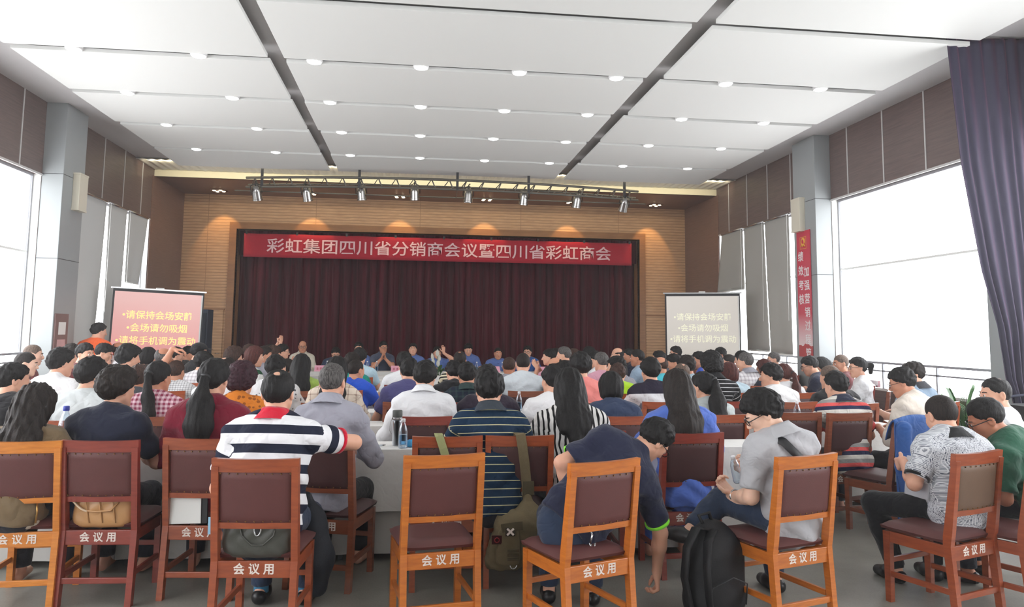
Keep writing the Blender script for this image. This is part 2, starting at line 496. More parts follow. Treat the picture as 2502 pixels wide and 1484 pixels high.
class Field:
    def __init__(s): s.p = []
    def cone(s, a, b, ra, rb, k=.03, fr=None, sc=None, op='u', cut=None):
        """round cone a-b. With fr: a,b are in frame coordinates, sc squashes the frame axes.
        cut=(point, normal): half space kept where (p-point).n < 0"""
        a = np.asarray(a, float); b = np.asarray(b, float)
        if sc is None and fr is not None: a, b, fr = fr.w(a), fr.w(b), None
        s.p.append((0, a, b, ra, rb, k, fr, None if sc is None else np.asarray(sc, float), op, cut)); return s
    def ell(s, c, r, k=.02, fr=None, op='u'):
        s.p.append((1, np.asarray(c, float), np.asarray(r, float), 0, 0, k, fr, None, op, None)); return s
    def fn(s, f, lo, hi, k=.01, op='u'):
        s.p.append((2, np.asarray(lo, float), np.asarray(hi, float), f, 0, k, None, None, op, None)); return s
    def bounds(s, pr):
        t, a, b, ra, rb, k, fr, sc, op, cut = pr
        if t == 2: return a, b
        if t == 0:
            m = max(ra, rb) ; lo = np.minimum(a, b) - m; hi = np.maximum(a, b) + m
            if sc is not None: lo = lo * sc; hi = hi * sc
        else: lo, hi = a - b, a + b
        if fr is not None:
            cs = np.array([[(lo, hi)[i & 1][0], (lo, hi)[(i >> 1) & 1][1], (lo, hi)[(i >> 2) & 1][2]] for i in range(8)])
            cs = fr.o + cs @ fr.R.T; lo, hi = cs.min(0), cs.max(0)
        return lo - k - .012, hi + k + .012
    def eval(s, xs, ys, zs):
        D = np.full((len(xs), len(ys), len(zs)), 1.0, np.float32)
        for pr in s.p:
            t, a, b, ra, rb, k, fr, sc, op, cut = pr
            lo, hi = s.bounds(pr)
            ix = slice(np.searchsorted(xs, lo[0]), np.searchsorted(xs, hi[0], 'right'))
            iy = slice(np.searchsorted(ys, lo[1]), np.searchsorted(ys, hi[1], 'right'))
            iz = slice(np.searchsorted(zs, lo[2]), np.searchsorted(zs, hi[2], 'right'))
            if ix.start >= ix.stop or iy.start >= iy.stop or iz.start >= iz.stop: continue
            X = xs[ix][:, None, None]; Y = ys[iy][None, :, None]; Z = zs[iz][None, None, :]
            WX, WY, WZ = X, Y, Z
            mul = 1.0
            if fr is not None:
                X0, Y0, Z0 = X - fr.o[0], Y - fr.o[1], Z - fr.o[2]; R = fr.R
                X = R[0, 0] * X0 + R[1, 0] * Y0 + R[2, 0] * Z0
                Y = R[0, 1] * X0 + R[1, 1] * Y0 + R[2, 1] * Z0
                Z = R[0, 2] * X0 + R[1, 2] * Y0 + R[2, 2] * Z0
                if sc is not None: X = X / sc[0]; Y = Y / sc[1]; Z = Z / sc[2]; mul = min(sc)
            if t == 0:
                ba = b - a; L2 = max(float(ba @ ba), 1e-12)
                px, py, pz = X - a[0], Y - a[1], Z - a[2]
                h = np.clip((px * ba[0] + py * ba[1] + pz * ba[2]) / L2, 0, 1)
                d = np.sqrt((px - ba[0] * h) ** 2 + (py - ba[1] * h) ** 2 + (pz - ba[2] * h) ** 2) - (ra + (rb - ra) * h)
                d = d * mul
            elif t == 1:
                px, py, pz = X - a[0], Y - a[1], Z - a[2]
                k0 = np.sqrt((px / b[0]) ** 2 + (py / b[1]) ** 2 + (pz / b[2]) ** 2)
                k1 = np.sqrt((px / b[0] ** 2) ** 2 + (py / b[1] ** 2) ** 2 + (pz / b[2] ** 2) ** 2)
                d = k0 * (k0 - 1) / np.maximum(k1, 1e-6)
            else:
                d = ra(X, Y, Z)
            if cut is not None:
                cp, cn = cut
                d = np.maximum(d, (WX - cp[0]) * cn[0] + (WY - cp[1]) * cn[1] + (WZ - cp[2]) * cn[2])
            E = D[ix, iy, iz]
            if op == 'u':
                h = np.clip(.5 + .5 * (E - d) / k, 0, 1)
                D[ix, iy, iz] = E + (d - E) * h - k * h * (1 - h)
            elif op == 's':   # smooth subtraction
                h = np.clip(.5 - .5 * (E + d) / k, 0, 1)
                D[ix, iy, iz] = E + (-d - E) * h + k * h * (1 - h)
            else: D[ix, iy, iz] = np.maximum(E, d)
        return D

def axis(lo, hi, coarse, fine=()):
    """grid line positions with finer steps inside the given intervals"""
    out = [lo]; x = lo
    while x < hi:
        st = coarse
        for a, b, h in fine:
            if a - coarse * .5 <= x < b: st = min(st, h)
        x += st; out.append(x)
    return np.array(out, np.float32)

def nets(D, xs, ys, zs):
    """surface nets on a rectilinear grid -> verts (n,3), quads (m,4)"""
    S = D < 0
    nx, ny, nz = S.shape
    c = np.zeros((nx - 1, ny - 1, nz - 1), np.uint8)
    for i in (0, 1):
        for j in (0, 1):
            for k in (0, 1): c += S[i:nx - 1 + i, j:ny - 1 + j, k:nz - 1 + k]
    act = (c > 0) & (c < 8)
    I, J, K = np.nonzero(act); n = len(I)
    idx = np.full(act.shape, -1, np.int64); idx[I, J, K] = np.arange(n)
    P = np.zeros((n, 3)); W = np.zeros(n)
    AX = (xs, ys, zs)
    co = [(i, j, k) for i in (0, 1) for j in (0, 1) for k in (0, 1)]
    dv = {q: D[I + q[0], J + q[1], K + q[2]].astype(float) for q in co}
    for ax in range(3):
        for q in co:
            if q[ax]: continue
            r = list(q); r[ax] = 1; r = tuple(r)
            d0, d1 = dv[q], dv[r]; mk = (d0 < 0) != (d1 < 0)
            t = np.where(mk, d0 / np.where(mk, d0 - d1, 1), 0)
            for b in range(3):
                base = AX[b][(I, J, K)[b] + q[b]]
                if b == ax: pos = base + t * (AX[b][(I, J, K)[b] + 1] - base)
                else: pos = base
                P[:, b] += np.where(mk, pos, 0)
            W += mk
    P /= np.maximum(W, 1)[:, None]
    F = []
    for ax in range(3):
        b1, b2 = (ax + 1) % 3, (ax + 2) % 3
        sl0 = [slice(None)] * 3; sl1 = [slice(None)] * 3
        sl0[ax] = slice(0, -1); sl1[ax] = slice(1, None)
        for bb in (b1, b2): sl0[bb] = slice(1, -1); sl1[bb] = slice(1, -1)
        A = S[tuple(sl0)]; B = S[tuple(sl1)]
        for val in (True, False):
            E = np.argwhere((A == val) & (B != val))
            if not len(E): continue
            E = E.copy(); E[:, b1] += 1; E[:, b2] += 1
            def cell(o1, o2):
                q = E.copy(); q[:, b1] += o1; q[:, b2] += o2
                return idx[q[:, 0], q[:, 1], q[:, 2]]
            quad = np.stack([cell(-1, -1), cell(0, -1), cell(0, 0), cell(-1, 0)], 1)
            F.append(quad if val else quad[:, ::-1])
    F = np.concatenate(F) if F else np.zeros((0, 4), int)
    F = F[(F >= 0).all(1)]
    return P, F

def to_mesh(name, P, F, mat=None, attr=None):
    me = bpy.data.meshes.new(name)
    me.vertices.add(len(P)); me.vertices.foreach_set('co', P.astype(np.float32).ravel())
    me.loops.add(F.size); me.loops.foreach_set('vertex_index', F.astype(np.int32).ravel())
    me.polygons.add(len(F))
    me.polygons.foreach_set('loop_start', np.arange(0, F.size, 4, dtype=np.int32))
    me.polygons.foreach_set('use_smooth', np.ones(len(F), bool))
    me.update(calc_edges=True)
    if attr is not None:
        a = me.attributes.new('garment', 'FLOAT_VECTOR', 'POINT'); a.data.foreach_set('vector', attr.astype(np.float32).ravel())
    if mat is not None: me.materials.append(mat)
    return me

def field_mesh(name, fld, step, mat=None, fine=((), (), ()), attr=None, lo=None, hi=None, dfn=None):
    B = [fld.bounds(p) for p in fld.p if p[8] == 'u']
    l = np.min([b[0] for b in B], 0) - step; h = np.max([b[1] for b in B], 0) + step
    if lo is not None: l = np.maximum(l, lo)
    if hi is not None: h = np.minimum(h, hi)
    xs, ys, zs = (axis(l[i], h[i], step, fine[i]) for i in range(3))
    D = fld.eval(xs, ys, zs)
    if dfn is not None: D = D + np.where(np.abs(D) < .03, dfn(xs[:, None, None], ys[None, :, None], zs[None, None, :]), 0)
    P, F = nets(D, xs, ys, zs)
    return to_mesh(name, P, F, mat, attr(P) if attr else None)

# ------------------------------------------------------------------ skin, hair, cloth materials
def mat_skin(name, c):
    t = NT(name); v = t.coords('Object')
    n = t.noise(v, 14, 3)
    d = (c[0] * .9, c[1] * .82, c[2] * .8, 1)
    t.base(t.mix(n, d, c)); t.set(Roughness=.5, Specular_IOR_Level=.35)
    t.set(Subsurface_Weight=.12, Subsurface_Radius=(.02, .008, .004), Subsurface_Scale=.5)
    return t.m
SKIN = [mat_skin('skin_light', srgb(226, 176, 150)), mat_skin('skin_medium', srgb(208, 152, 124)), mat_skin('skin_tan', srgb(186, 128, 100)), mat_skin('skin_pale', srgb(236, 196, 172))]
def mat_hair(name, c1, c2, freq=140):
    t = NT(name); v = t.coords('Object', (1, 1, .12)); n = t.noise(v, freq, 3, .6)
    t.base(t.ramp(n, [(.35, c1), (.7, c2)])); t.set(Roughness=.6, Specular_IOR_Level=.25)
    t.bump(n, .8, .004)
    return t.m
HAIR = {
 'black': mat_hair('hair_black', srgb(12, 11, 12), srgb(32, 29, 29)),
 'dark': mat_hair('hair_dark_brown', srgb(20, 16, 15), srgb(46, 37, 33)),
 'brown': mat_hair('hair_brown', srgb(38, 26, 22), srgb(78, 54, 45)),
 'auburn': mat_hair('hair_auburn', srgb(52, 22, 21), srgb(96, 50, 44)),
 'purple': mat_hair('hair_plum', srgb(34, 14, 22), srgb(66, 32, 44)),
 'grey': mat_hair('hair_salt_and_pepper', srgb(44, 42, 42), srgb(112, 108, 106)),
 'light': mat_hair('hair_cropped_grey_brown', srgb(74, 62, 54), srgb(128, 108, 96)),
}
M_EYEW = mat_plain('eye_white', srgb(225, 220, 215), .3, .5, vary=.02)
M_EYED = mat_plain('eye_iris', srgb(35, 24, 20), .15, .5, vary=.1)
M_LIP = mat_plain('lip_skin', srgb(186, 110, 100), .5, .4, vary=.05)
M_GLASSES = mat_plain('spectacle_frame', srgb(26, 24, 26), .3, .5, vary=.1)
M_LENS = mat_glass(); M_LENS.name = 'spectacle_lens'

def _garment(t):
    a = t.n('ShaderNodeAttribute'); a.attribute_name = 'garment'; return a.outputs['Vector']
def _fold(t, k=.6):
    """soft creases: a warped ridge noise plus the weave"""
    v = t.coords('Object')
    w1 = t.n('ShaderNodeTexNoise', Scale=5.0, Detail=2.0); t.l(v, w1.inputs['Vector'])
    ad = t.n('ShaderNodeVectorMath', operation='MULTIPLY_ADD'); t.l(w1.outputs['Color'], ad.inputs[0]); ad.inputs[1].default_value = (.16, .16, .16); t.l(v, ad.inputs[2])
    n = t.noise(ad.outputs[0], 11, 2, .45)
    rd = t.math('ABSOLUTE', t.math('SUBTRACT', n, .5))
    n2 = t.noise(v, 600, 1)
    t.bump(t.math('ADD', t.math('MULTIPLY', rd, 1.1), t.math('MULTIPLY', n2, .025)), k, .045)
def cloth(name, c, rough=.85, vary=.08, crease=.5):
    if name in _mats: return _mats[name]
    t = NT(name); v = t.coords('Object'); n = t.noise(v, 6, 3)
    d = tuple(x * (1 - vary) for x in c[:3]) + (1,); e = tuple(min(1, x * (1 + vary)) for x in c[:3]) + (1,)
    t.base(t.mix(n, d, e)); t.set(Roughness=rough, Specular_IOR_Level=.2, Sheen_Weight=.15)
    _fold(t, crease); _mats[name] = t.m; return t.m
def cloth_bands(name, bands, period=None, axis=2, off=0.0, wob=0.0):
    """stripes along the garment: bands = [(width, colour), ...] repeated"""
    if name in _mats: return _mats[name]
    t = NT(name); g = _garment(t); sp = t.n('ShaderNodeSeparateXYZ'); t.l(g, sp.inputs[0])
    tot = sum(b[0] for b in bands)
    u = sp.outputs[axis]
    if wob: u = t.math('ADD', u, t.math('MULTIPLY', t.noise(g, 7, 2), wob))
    f = t.math('FRACT', t.math('MULTIPLY', t.math('ADD', u, 5 * tot + off), 1 / tot))
    stops = []; x = 0
    for wd, c in bands: stops.append((x, c)); x += wd / tot
    t.base(t.ramp(f, stops, 'CONSTANT')); t.set(Roughness=.85, Specular_IOR_Level=.2); _fold(t)
    _mats[name] = t.m; return t.m
def cloth_zones(name, zones):
    """zones by height: [(upper limit of garment z, colour), ...] from hem to shoulder"""
    t = NT(name); g = _garment(t); sp = t.n('ShaderNodeSeparateXYZ'); t.l(g, sp.inputs[0])
    f = t.math('MULTIPLY', t.math('ADD', sp.outputs[2], .2), 1.0)
    stops = [(0.0, zones[0][1])]
    for (z, _), (_, c) in zip(zones, zones[1:]): stops.append((min(.999, z + .2), c))
    t.base(t.ramp(f, stops, 'CONSTANT')); t.set(Roughness=.85, Specular_IOR_Level=.2); _fold(t)
    return t.m
def cloth_plaid(name, base, line, pitch=.035, wd=.35, second=None):
    t = NT(name); g = _garment(t); sp = t.n('ShaderNodeSeparateXYZ'); t.l(g, sp.inputs[0])
    fx = t.math('LESS_THAN', t.math('FRACT', t.math('ADD', t.math('MULTIPLY', sp.outputs[0], 1 / pitch), 50)), wd)
    fz = t.math('LESS_THAN', t.math('FRACT', t.math('ADD', t.math('MULTIPLY', sp.outputs[2], 1 / pitch), 50)), wd)
    k = t.math('MULTIPLY', t.math('ADD', fx, fz), .5)
    t.base(t.mix(k, base, line)); t.set(Roughness=.85, Specular_IOR_Level=.2); _fold(t)
    return t.m
def cloth_print(name, c1, c2, scale=30, thr=.5):
    t = NT(name); g = _garment(t)
    vo = t.n('ShaderNodeTexVoronoi', Scale=scale); t.l(g, vo.inputs['Vector'])
    t.base(t.ramp(vo.outputs['Distance'], [(0, c2), (thr, c2), (thr + .03, c1)])); t.set(Roughness=.85, Specular_IOR_Level=.2); _fold(t)
    return t.m
def cloth_maze(name, c1, c2, c3):
    """short broken horizontal and vertical dashes"""
    t = NT(name); g = _garment(t)
    sp = t.n('ShaderNodeSeparateXYZ'); t.l(g, sp.inputs[0])
    cb = t.n('ShaderNodeCombineXYZ'); t.l(t.math('ADD', sp.outputs[0], t.math('MULTIPLY', sp.outputs[1], .8)), cb.inputs[0]); t.l(sp.outputs[2], cb.inputs[1])
    br = t.n('ShaderNodeTexBrick'); br.inputs['Scale'].default_value = 1.0
    br.inputs['Brick Width'].default_value = .017; br.inputs['Row Height'].default_value = .008; br.inputs['Mortar Size'].default_value = .0016
    br.inputs['Color1'].default_value = c1; br.inputs['Color2'].default_value = c2; br.inputs['Mortar'].default_value = c3; br.offset = .37
    t.l(cb.outputs[0], br.inputs['Vector'])
    cb2 = t.n('ShaderNodeCombineXYZ'); t.l(sp.outputs[2], cb2.inputs[0]); t.l(t.math('ADD', sp.outputs[0], sp.outputs[1]), cb2.inputs[1])
    b2 = t.n('ShaderNodeTexBrick'); b2.inputs['Scale'].default_value = 1.0
    b2.inputs['Brick Width'].default_value = .021; b2.inputs['Row Height'].default_value = .009; b2.inputs['Mortar Size'].default_value = .0016
    b2.inputs['Color1'].default_value = c1; b2.inputs['Color2'].default_value = c2; b2.inputs['Mortar'].default_value = c3; b2.offset = .6
    t.l(cb2.outputs[0], b2.inputs['Vector'])
    vo = t.n('ShaderNodeTexVoronoi', Scale=34.0); t.l(cb.outputs[0], vo.inputs['Vector'])
    sc = t.n('ShaderNodeSeparateColor'); t.l(vo.outputs['Color'], sc.inputs[0])
    t.base(t.mix(t.math('GREATER_THAN', sc.outputs[0], .5), br.outputs[0], b2.outputs[0])); t.set(Roughness=.85, Specular_IOR_Level=.2); _fold(t, .3)
    return t.m
# ------------------------------------------------------------------ people
BODY = dict(up=.285, fo=.25)
def ik(S, W, hint, la, lb):
    S, W = np.asarray(S, float), np.asarray(W, float)
    d = W - S; L = np.linalg.norm(d)
    if L > (la + lb) * .985: W = S + d / L * (la + lb) * .985; d = W - S; L = np.linalg.norm(d)
    n = d / L
    a = (la * la - lb * lb + L * L) / (2 * L); h = math.sqrt(max(la * la - a * a, 1e-6))
    hint = np.asarray(hint, float); hp = hint - n * (hint @ n); hp /= max(np.linalg.norm(hp), 1e-6)
    return S + n * a + hp * h, W

def add_hand(f, Wp, d, nrm, side, curl=.35, hs=1.0, spread=.06):
    """palm and five fingers from wrist Wp; d = finger direction, nrm = palm normal, side = +1 right hand"""
    d = np.asarray(d, float); d /= np.linalg.norm(d)
    nrm = np.asarray(nrm, float); nrm = nrm - d * (nrm @ d); nrm /= np.linalg.norm(nrm)
    th = np.cross(d, nrm) * side            # towards the thumb
    fl = [.074, .084, .077, .060]
    for i in range(4):
        u = th * (.030 - .020 * i) * hs
        base = Wp + d * .012 * hs + u * .55
        kn = Wp + d * (.090 - .004 * abs(i - 1.2)) * hs + u
        f.cone(base, kn, .0145 * hs, .0115 * hs, .012)
        fd = d + th * spread * (1.3 - i); fd /= np.linalg.norm(fd)
        c = curl * (1 + .12 * i)
        d1 = fd * math.cos(c) + nrm * math.sin(c)
        d2 = fd * math.cos(2.1 * c) + nrm * math.sin(2.1 * c)
        d3 = fd * math.cos(2.9 * c) + nrm * math.sin(2.9 * c)
        p1 = kn + d1 * fl[i] * .46 * hs; p2 = p1 + d2 * fl[i] * .31 * hs; p3 = p2 + d3 * fl[i] * .23 * hs
        f.cone(kn, p1, .0098 * hs, .0088 * hs, .006); f.cone(p1, p2, .0088 * hs, .0082 * hs, .004); f.cone(p2, p3, .0082 * hs, .0072 * hs, .004)
    t0 = Wp + d * .022 * hs + th * .020 * hs + nrm * .006
    t1 = t0 + (d * .55 + th * .75 + nrm * .35) * .042 * hs
    t2 = t1 + (d * .85 + th * .35 + nrm * .35) * .034 * hs
    t3 = t2 + (d * .95 + th * .1 + nrm * .3) * .024 * hs
    f.cone(t0, t1, .016 * hs, .0125 * hs, .01); f.cone(t1, t2, .0115 * hs, .0105 * hs, .005); f.cone(t2, t3, .0105 * hs, .0085 * hs, .005)

def head_prims(f, H, hs=1.0, female=False):
    S = lambda *a: np.array(a) * hs
    E = lambda c, r, k=.02, op='u': f.ell(np.array(c) * hs, np.array(r) * hs, k, H, op)
    C = lambda a, b, ra, rb, k=.012: f.cone(np.array(a) * hs, np.array(b) * hs, ra * hs, rb * hs, k, H)
    E((0, -.014, .022), (.076, .098, .094))
    E((0, .026, -.035), (.060, .066, .082), .03)
    C((0, .068, -.098), (0, .06, -.08), .018 if female else .022, .03, .03)
    for s in (1, -1):
        E((s * .036, .056, -.025), (.026, .026, .026), .025)
        C((s * .056, .004, -.052), (s * .02, .07, -.098), .018, .016, .03)
        C((s * .012, .082, .022), (s * .042, .072, .022), .009, .008, .014)
        E((s * .031, .098, .004), (.015, .013, .009), .012, 's')
        C((s * .0305, .082, .003), (s * .0325, .082, .003), .0125, .0125, .004)
        E((s * .011, .104, -.034), (.009, .010, .008), .008)
        E((s * .080, -.012, -.008), (.010, .021, .033), .010)
        E((s * .088, -.004, -.006), (.006, .011, .018), .008, 's')
    C((0, .088, .012), (0, .110, -.027), .009, .0135, .010)
    C((-.018, .086, -.060), (.018, .086, -.060), .008, .008, .012)
    C((-.014, .086, -.071), (.014, .086, -.071), .009, .009, .008)
    E((0, .098, -.0655), (.020, .008, .0018), .003, 's')

def hair_field(style, H, hs=1.0, amt=1.0, seed=0.0):
    f = Field()
    th = {'short': .017, 'crop': .010, 'buzz': .0055, 'thin': .008, 'bald': .006, 'bob': .024, 'long': .020, 'tail': .014, 'curly': .034, 'big': .026, 'wavy': .024, 'flat': .020, 'fringe': .007}[style] * amt
    #        y:   -.13   -.06   -.02    .01    .03    .06    .12    lower limit of the hair
    Z = {'short': (-.075, -.072, -.034, .012, .010, .052, .070),
         'big': (-.080, -.076, -.040, .010, .006, .046, .064),
         'curly': (-.095, -.095, -.070, -.05, -.01, .040, .060),
         'bob': (-.105, -.115, -.115, -.10, -.06, .045, .062),
         'long': (-.12, -.12, -.10, -.08, -.03, .045, .062),
         'wavy': (-.12, -.12, -.11, -.09, -.05, .045, .062),
         'tail': (-.07, -.065, -.03, .012, .016, .052, .068)}.get(style, (-.070, -.066, -.030, .016, .016, .058, .078))
    yk = np.array([-.13, -.06, -.02, .01, .03, .06, .12])
    c = np.array((0, -.014, .022)) * hs; r = np.array((.076, .098, .094)) * hs
    inv = H.R.T
    def fn(X, Y, Z_):
        X0, Y0, Z0 = X - H.o[0], Y - H.o[1], Z_ - H.o[2]; R = H.R
        x = R[0, 0] * X0 + R[1, 0] * Y0 + R[2, 0] * Z0; y = R[0, 1] * X0 + R[1, 1] * Y0 + R[2, 1] * Z0; z = R[0, 2] * X0 + R[1, 2] * Y0 + R[2, 2] * Z0
        rr = r
        zz = z if style not in ('bob', 'long', 'wavy', 'curly') else np.where(z < c[2], c[2] + (z - c[2]) * .62, z)
        px, py, pz = x - c[0], y - c[1], zz - c[2]
        k0 = np.sqrt((px / r[0]) ** 2 + (py / r[1]) ** 2 + (pz / r[2]) ** 2)
        k1 = np.sqrt((px / r[0] ** 2) ** 2 + (py / r[1] ** 2) ** 2 + (pz / r[2] ** 2) ** 2)
        d = k0 * (k0 - 1) / np.maximum(k1, 1e-6)
        lim = np.interp(y / hs, yk, Z) * hs
        ph = np.arctan2(x, y + .02)
        lim = lim + .005 * np.sin(ph * 11) + .003 * np.sin(ph * 23 + 1)
        nape = np.clip((-y / hs - .01) / .05, 0, 1)           # softer fade towards the nape
        if style in ('short', 'big', 'flat', 'thin', 'tail', 'bald'): lim = lim - nape * (.012 + .016 * np.clip(1 - (np.abs(x) / .045) ** 2, -1, 1)) * hs
        wdt = (.030 + .045 * nape) * hs if style in ('short', 'big', 'flat', 'thin', 'bald') else .030 * hs
        if style in ('buzz', 'crop'): wdt = .08 * hs
        e = np.clip((z - lim) / wdt, -1.0, 1.0)
        t = th * np.where(e > 0, np.sqrt(np.maximum(e, 0)), 3 * e)
        if style in ('thin', 'bald'):
            if style == 'thin':
                rc = np.sqrt((x / .040) ** 2 + ((y + .060) / .040) ** 2) / hs
                t = t - np.clip((z / hs - .05) / .02, 0, 1) * np.clip(.95 - rc, 0, 1) * .017 * amt
            else: t = t - np.clip((z / hs - .045 - .25 * np.abs(x) / hs * 0) / .012, 0, 1) * np.clip((y / hs + .085) / .02, 0, 1) * .06
        if style == 'fringe': t = np.where(z > .055 * hs, t - .03, t)
        if style == 'curly':
            t = t + np.where(e > 0, .0030 * (np.sin(X * 190 + 3.5 * np.sin(Z_ * 90 + seed)) + np.sin(Y * 170 + 3.2 * np.sin(X * 80 + seed)) + np.sin(Z_ * 200 + 3 * np.sin(Y * 70)) + np.sin(X * 70 + Y * 60 + Z_ * 50 + seed)), 0)
        elif style in ('wavy', 'bob', 'long'):
            t = t + np.where(e > 0, .0025 * np.sin(ph * 17 + 14 * z), 0)
        elif style in ('short', 'big', 'flat', 'tail', 'thin', 'crop'):
            
            u1 = x * 120 + 3 * np.sin(y * 40 + seed); u2 = y * 130 + 3 * np.sin(z * 50 + 2 * seed); u3 = z * 110 + 2.5 * np.sin(x * 60 + 3 * seed)
            t = t + np.where(e > 0, e * ({'tail': .0012, 'thin': .0014, 'crop': .0010}.get(style, .0028)) * (np.sin(u1) + np.sin(u2) + np.sin(u3) + .8 * np.sin(2.1 * u1 + u2)), 0)
            t = t + np.where(e > .3, .004 * np.sin(x * 34 + seed * 1.7) * np.sin(y * 30 + seed) * (style not in ('tail', 'crop', 'thin')), 0)
        return (d - t)
    b = .14 * hs + th + .02
    f.fn(fn, H.o - b, H.o + b)
    return f

def make_person(top, face=0, hyaw=0, hp=8, lean=10, side=0, style='short', hair='black', shirt=None, sleeve=.62,
                pose='table', label='', g=1.0, wd=1.0, hs=1.0, collar=None, trousers=None, skin=0, female=False, glasses=False,
                tail=None, stand=False, tz=.76, faceparts=None, hands=None, drape=None, shoes=None, socks=None, cuff=None, legs=None,
                amt=1.0, bare=False, twist=0.0, hem=None, ground=None, sc=None, at=None):
    """top = world point of the top of the head.  Angles in degrees, positive = to the right / forward / down."""
    top = np.asarray(top, float)
    near = top[1] < 5.9; mid = top[1] < 9
    fh = .0058 if near else (.0085 if mid else .0105)
    chh = .017 if near else (.024 if mid else .030)
    fa = math.radians(face)
    Rt = roty(math.radians(side)) @ rotx(-math.radians(lean)) @ rotz(-math.radians(twist))
    Rh = rotz(-math.radians(hyaw)) @ rotx(-math.radians(hp)) @ roty(math.radians(side) * .5)
    hz = .56 if not stand else .93
    seat = np.array([0, 0, hz])
    nb = .52; k = Rt @ _v(0, .0, 1)
    def headpos(s): 
        n_ = seat + Rt @ _v(0, 0, nb * s)
        return n_ + Rt @ _v(0, .012, .035) + Rh @ _v(0, .022, .105) * hs
    tz0 = headpos(1.0)[2] + (Rh @ _v(0, -.014 * hs, (.022 + .094 + .012) * hs))[2] * 1.0
    s = 1 + (top[2] - tz0) / (nb * k[2]) if sc is None else sc
    s = min(1.2, max(.80, s))
    hc = headpos(s)
    H = Frame(hc, Rh)
    T = Frame(seat, Rt)
    tl = Rh @ _v(0, -.02, .128) * hs + hc             # local top of head
    Rw = rotz(-fa)
    off = Rw @ tl
    loc = np.array([top[0] - off[0], top[1] - off[1], 0.0])
    if at is not None: loc = np.array([at[0], at[1], 0.0])
    # --- body
    f = Field()
    DC = (1, .68, 1)
    G = Field()                       # garment on the trunk
    def trunk(F, e, k=.05, lo=-.06):
        F.cone((0, 0, -.02), (0, 0, .15 * s), .160 * g + e * 1.6, .150 * g + e, k, T, DC)
        F.cone((0, .012, .14 * s), (0, .012, .36 * s), .148 * g + e, .160 * wd * (.5 + .5 * g) + e, k, T, DC)
        F.cone((-.095 * wd, -.002, .415 * s), (.095 * wd, -.002, .415 * s), .086 + e * .7, .086 + e * .7, k, T)
        for q in (1, -1):
            F.cone((0, -.008, .505 * s), (q * .145 * wd, -.004, .452 * s), .050 + e * .6, .050 + e * .6, .04, T)
            F.cone((q * .150 * wd, 0, .428 * s), (q * .182 * wd, 0, .418 * s), .062 + e * .8, .060 + e * .8, .03, T)
            if female: F.cone((q * .07, .085, .315 * s), (q * .065, .09, .30 * s), .058 + e, .055 + e, .04, T)
        F.cone((0, .055 * g, .10 * s), (0, .05 * g, .18 * s), .11 * g + e, .11 * g + e, .05, T)
    trunk(f, 0.0)
    f.cone(T.w((0, -.006, .49 * s)), H.w(np.array((0, -.022, -.055)) * hs), .058 if not female else .050, .055 if not female else .047, .03)
    head_prims(f, H, hs, female)
    arms = []
    P = {'table': ((.17, .36, tz + .035 - 0), (.55, -.25, -.75), (-.35, 1, -.05), (0, 0, -1), .30),
         'fold': ((.06, .33, tz + .045), (.7, -.15, -.6), (-1, .25, 0), (0, 0, -1), .35),
         'lap': ((.11, .26, .66), (.6, -.3, -.7), (-.3, 1, -.2), (0, 0, -1), .35),
         'clap': ((.035, .30, 1.00), (.8, .0, -.8), (-.12, .62, .78), (-1, 0, 0), .15),
         'chin': ((.05, .22, 1.02), (.5, .25, -.9), (-.45, -.25, .85), (0, -1, .2), .9),
         'down': ((.27, .03, .62), (.5, -.8, 0), (0, .1, -1), (-1, 0, 0), .3),
         'phone': ((.07, .30, .86), (.8, -.2, -.6), (-.5, .6, .5), (0, -.5, .8), .75),
         'over': ((.02, .08, 1.36), (.9, .5, .3), (-.9, .1, -.1), (0, 0, -1), .35)}
    ps = pose if isinstance(pose, (tuple, list)) and len(pose) == 2 else (pose, pose)
    fineb = []
    for q, pz in ((1, ps[0]), (-1, ps[1])):
        S_ = T.w((q * .180 * wd, 0, .425 * s))
        w0, hint, d, nr, cu = P[pz] if isinstance(pz, str) else pz
        w0 = _v(w0[0] * q, w0[1], w0[2])
        if isinstance(pz, str):
            if pz in ('table', 'fold'):
                w0[1] = max(w0[1], S_[1] + .20)
            elif stand and pz != 'down': w0[2] += .37
            if stand and pz == 'down': w0 = S_ + _v(q * .06, .03, -.50)
        h_ = _v(hint[0] * q, hint[1], hint[2])
        E_, W_ = ik(S_, w0, h_, BODY['up'] * min(1.05, s), BODY['fo'])
        f.cone(S_, E_, .053, .042, .03); f.cone(E_, E_ + (W_ - E_) * .35, .042, .043, .02); f.cone(E_ + (W_ - E_) * .3, W_, .043, .027, .02)
        dd = _v(d[0] * q, d[1], d[2]); nn = _v(nr[0] * q, nr[1], nr[2])
        f.cone(W_, W_ + dd / np.linalg.norm(dd) * .03, .027, .024, .015)
        add_hand(f, W_ + dd / np.linalg.norm(dd) * .015, dd, nn, q, cu, 1.0 if not female else .92)
        c_ = W_ + dd / np.linalg.norm(dd) * .08
        fineb.append(c_)
        arms.append((S_, E_, W_))
    # legs
    LG = []
    for q in (1, -1):
        if stand:
            hip, kn, an = _v(q * .09, 0, .90), _v(q * .10, .02, .50), _v(q * .10, -.01, .09)
        else:
            hip, kn, an = _v(q * .09, .03, .545), _v(q * .13, .43, .50), _v(q * .13, .40, .09)
            if legs is not None: hip, kn, an = _v(q * .09, .03, .545), _v(*legs[0 if q > 0 else 1][0]), _v(*legs[0 if q > 0 else 1][1])
        f.cone(hip, kn, .076 * (.6 + .4 * g), .058, .05); f.cone(kn, kn + (an - kn) * .35, .054, .056, .03); f.cone(kn + (an - kn) * .3, an, .056, .036, .03)
        dirf = _v(q * .12, 1, 0); dirf[2] = 0
        to = an + dirf * .15; to[2] = an[2] - .055
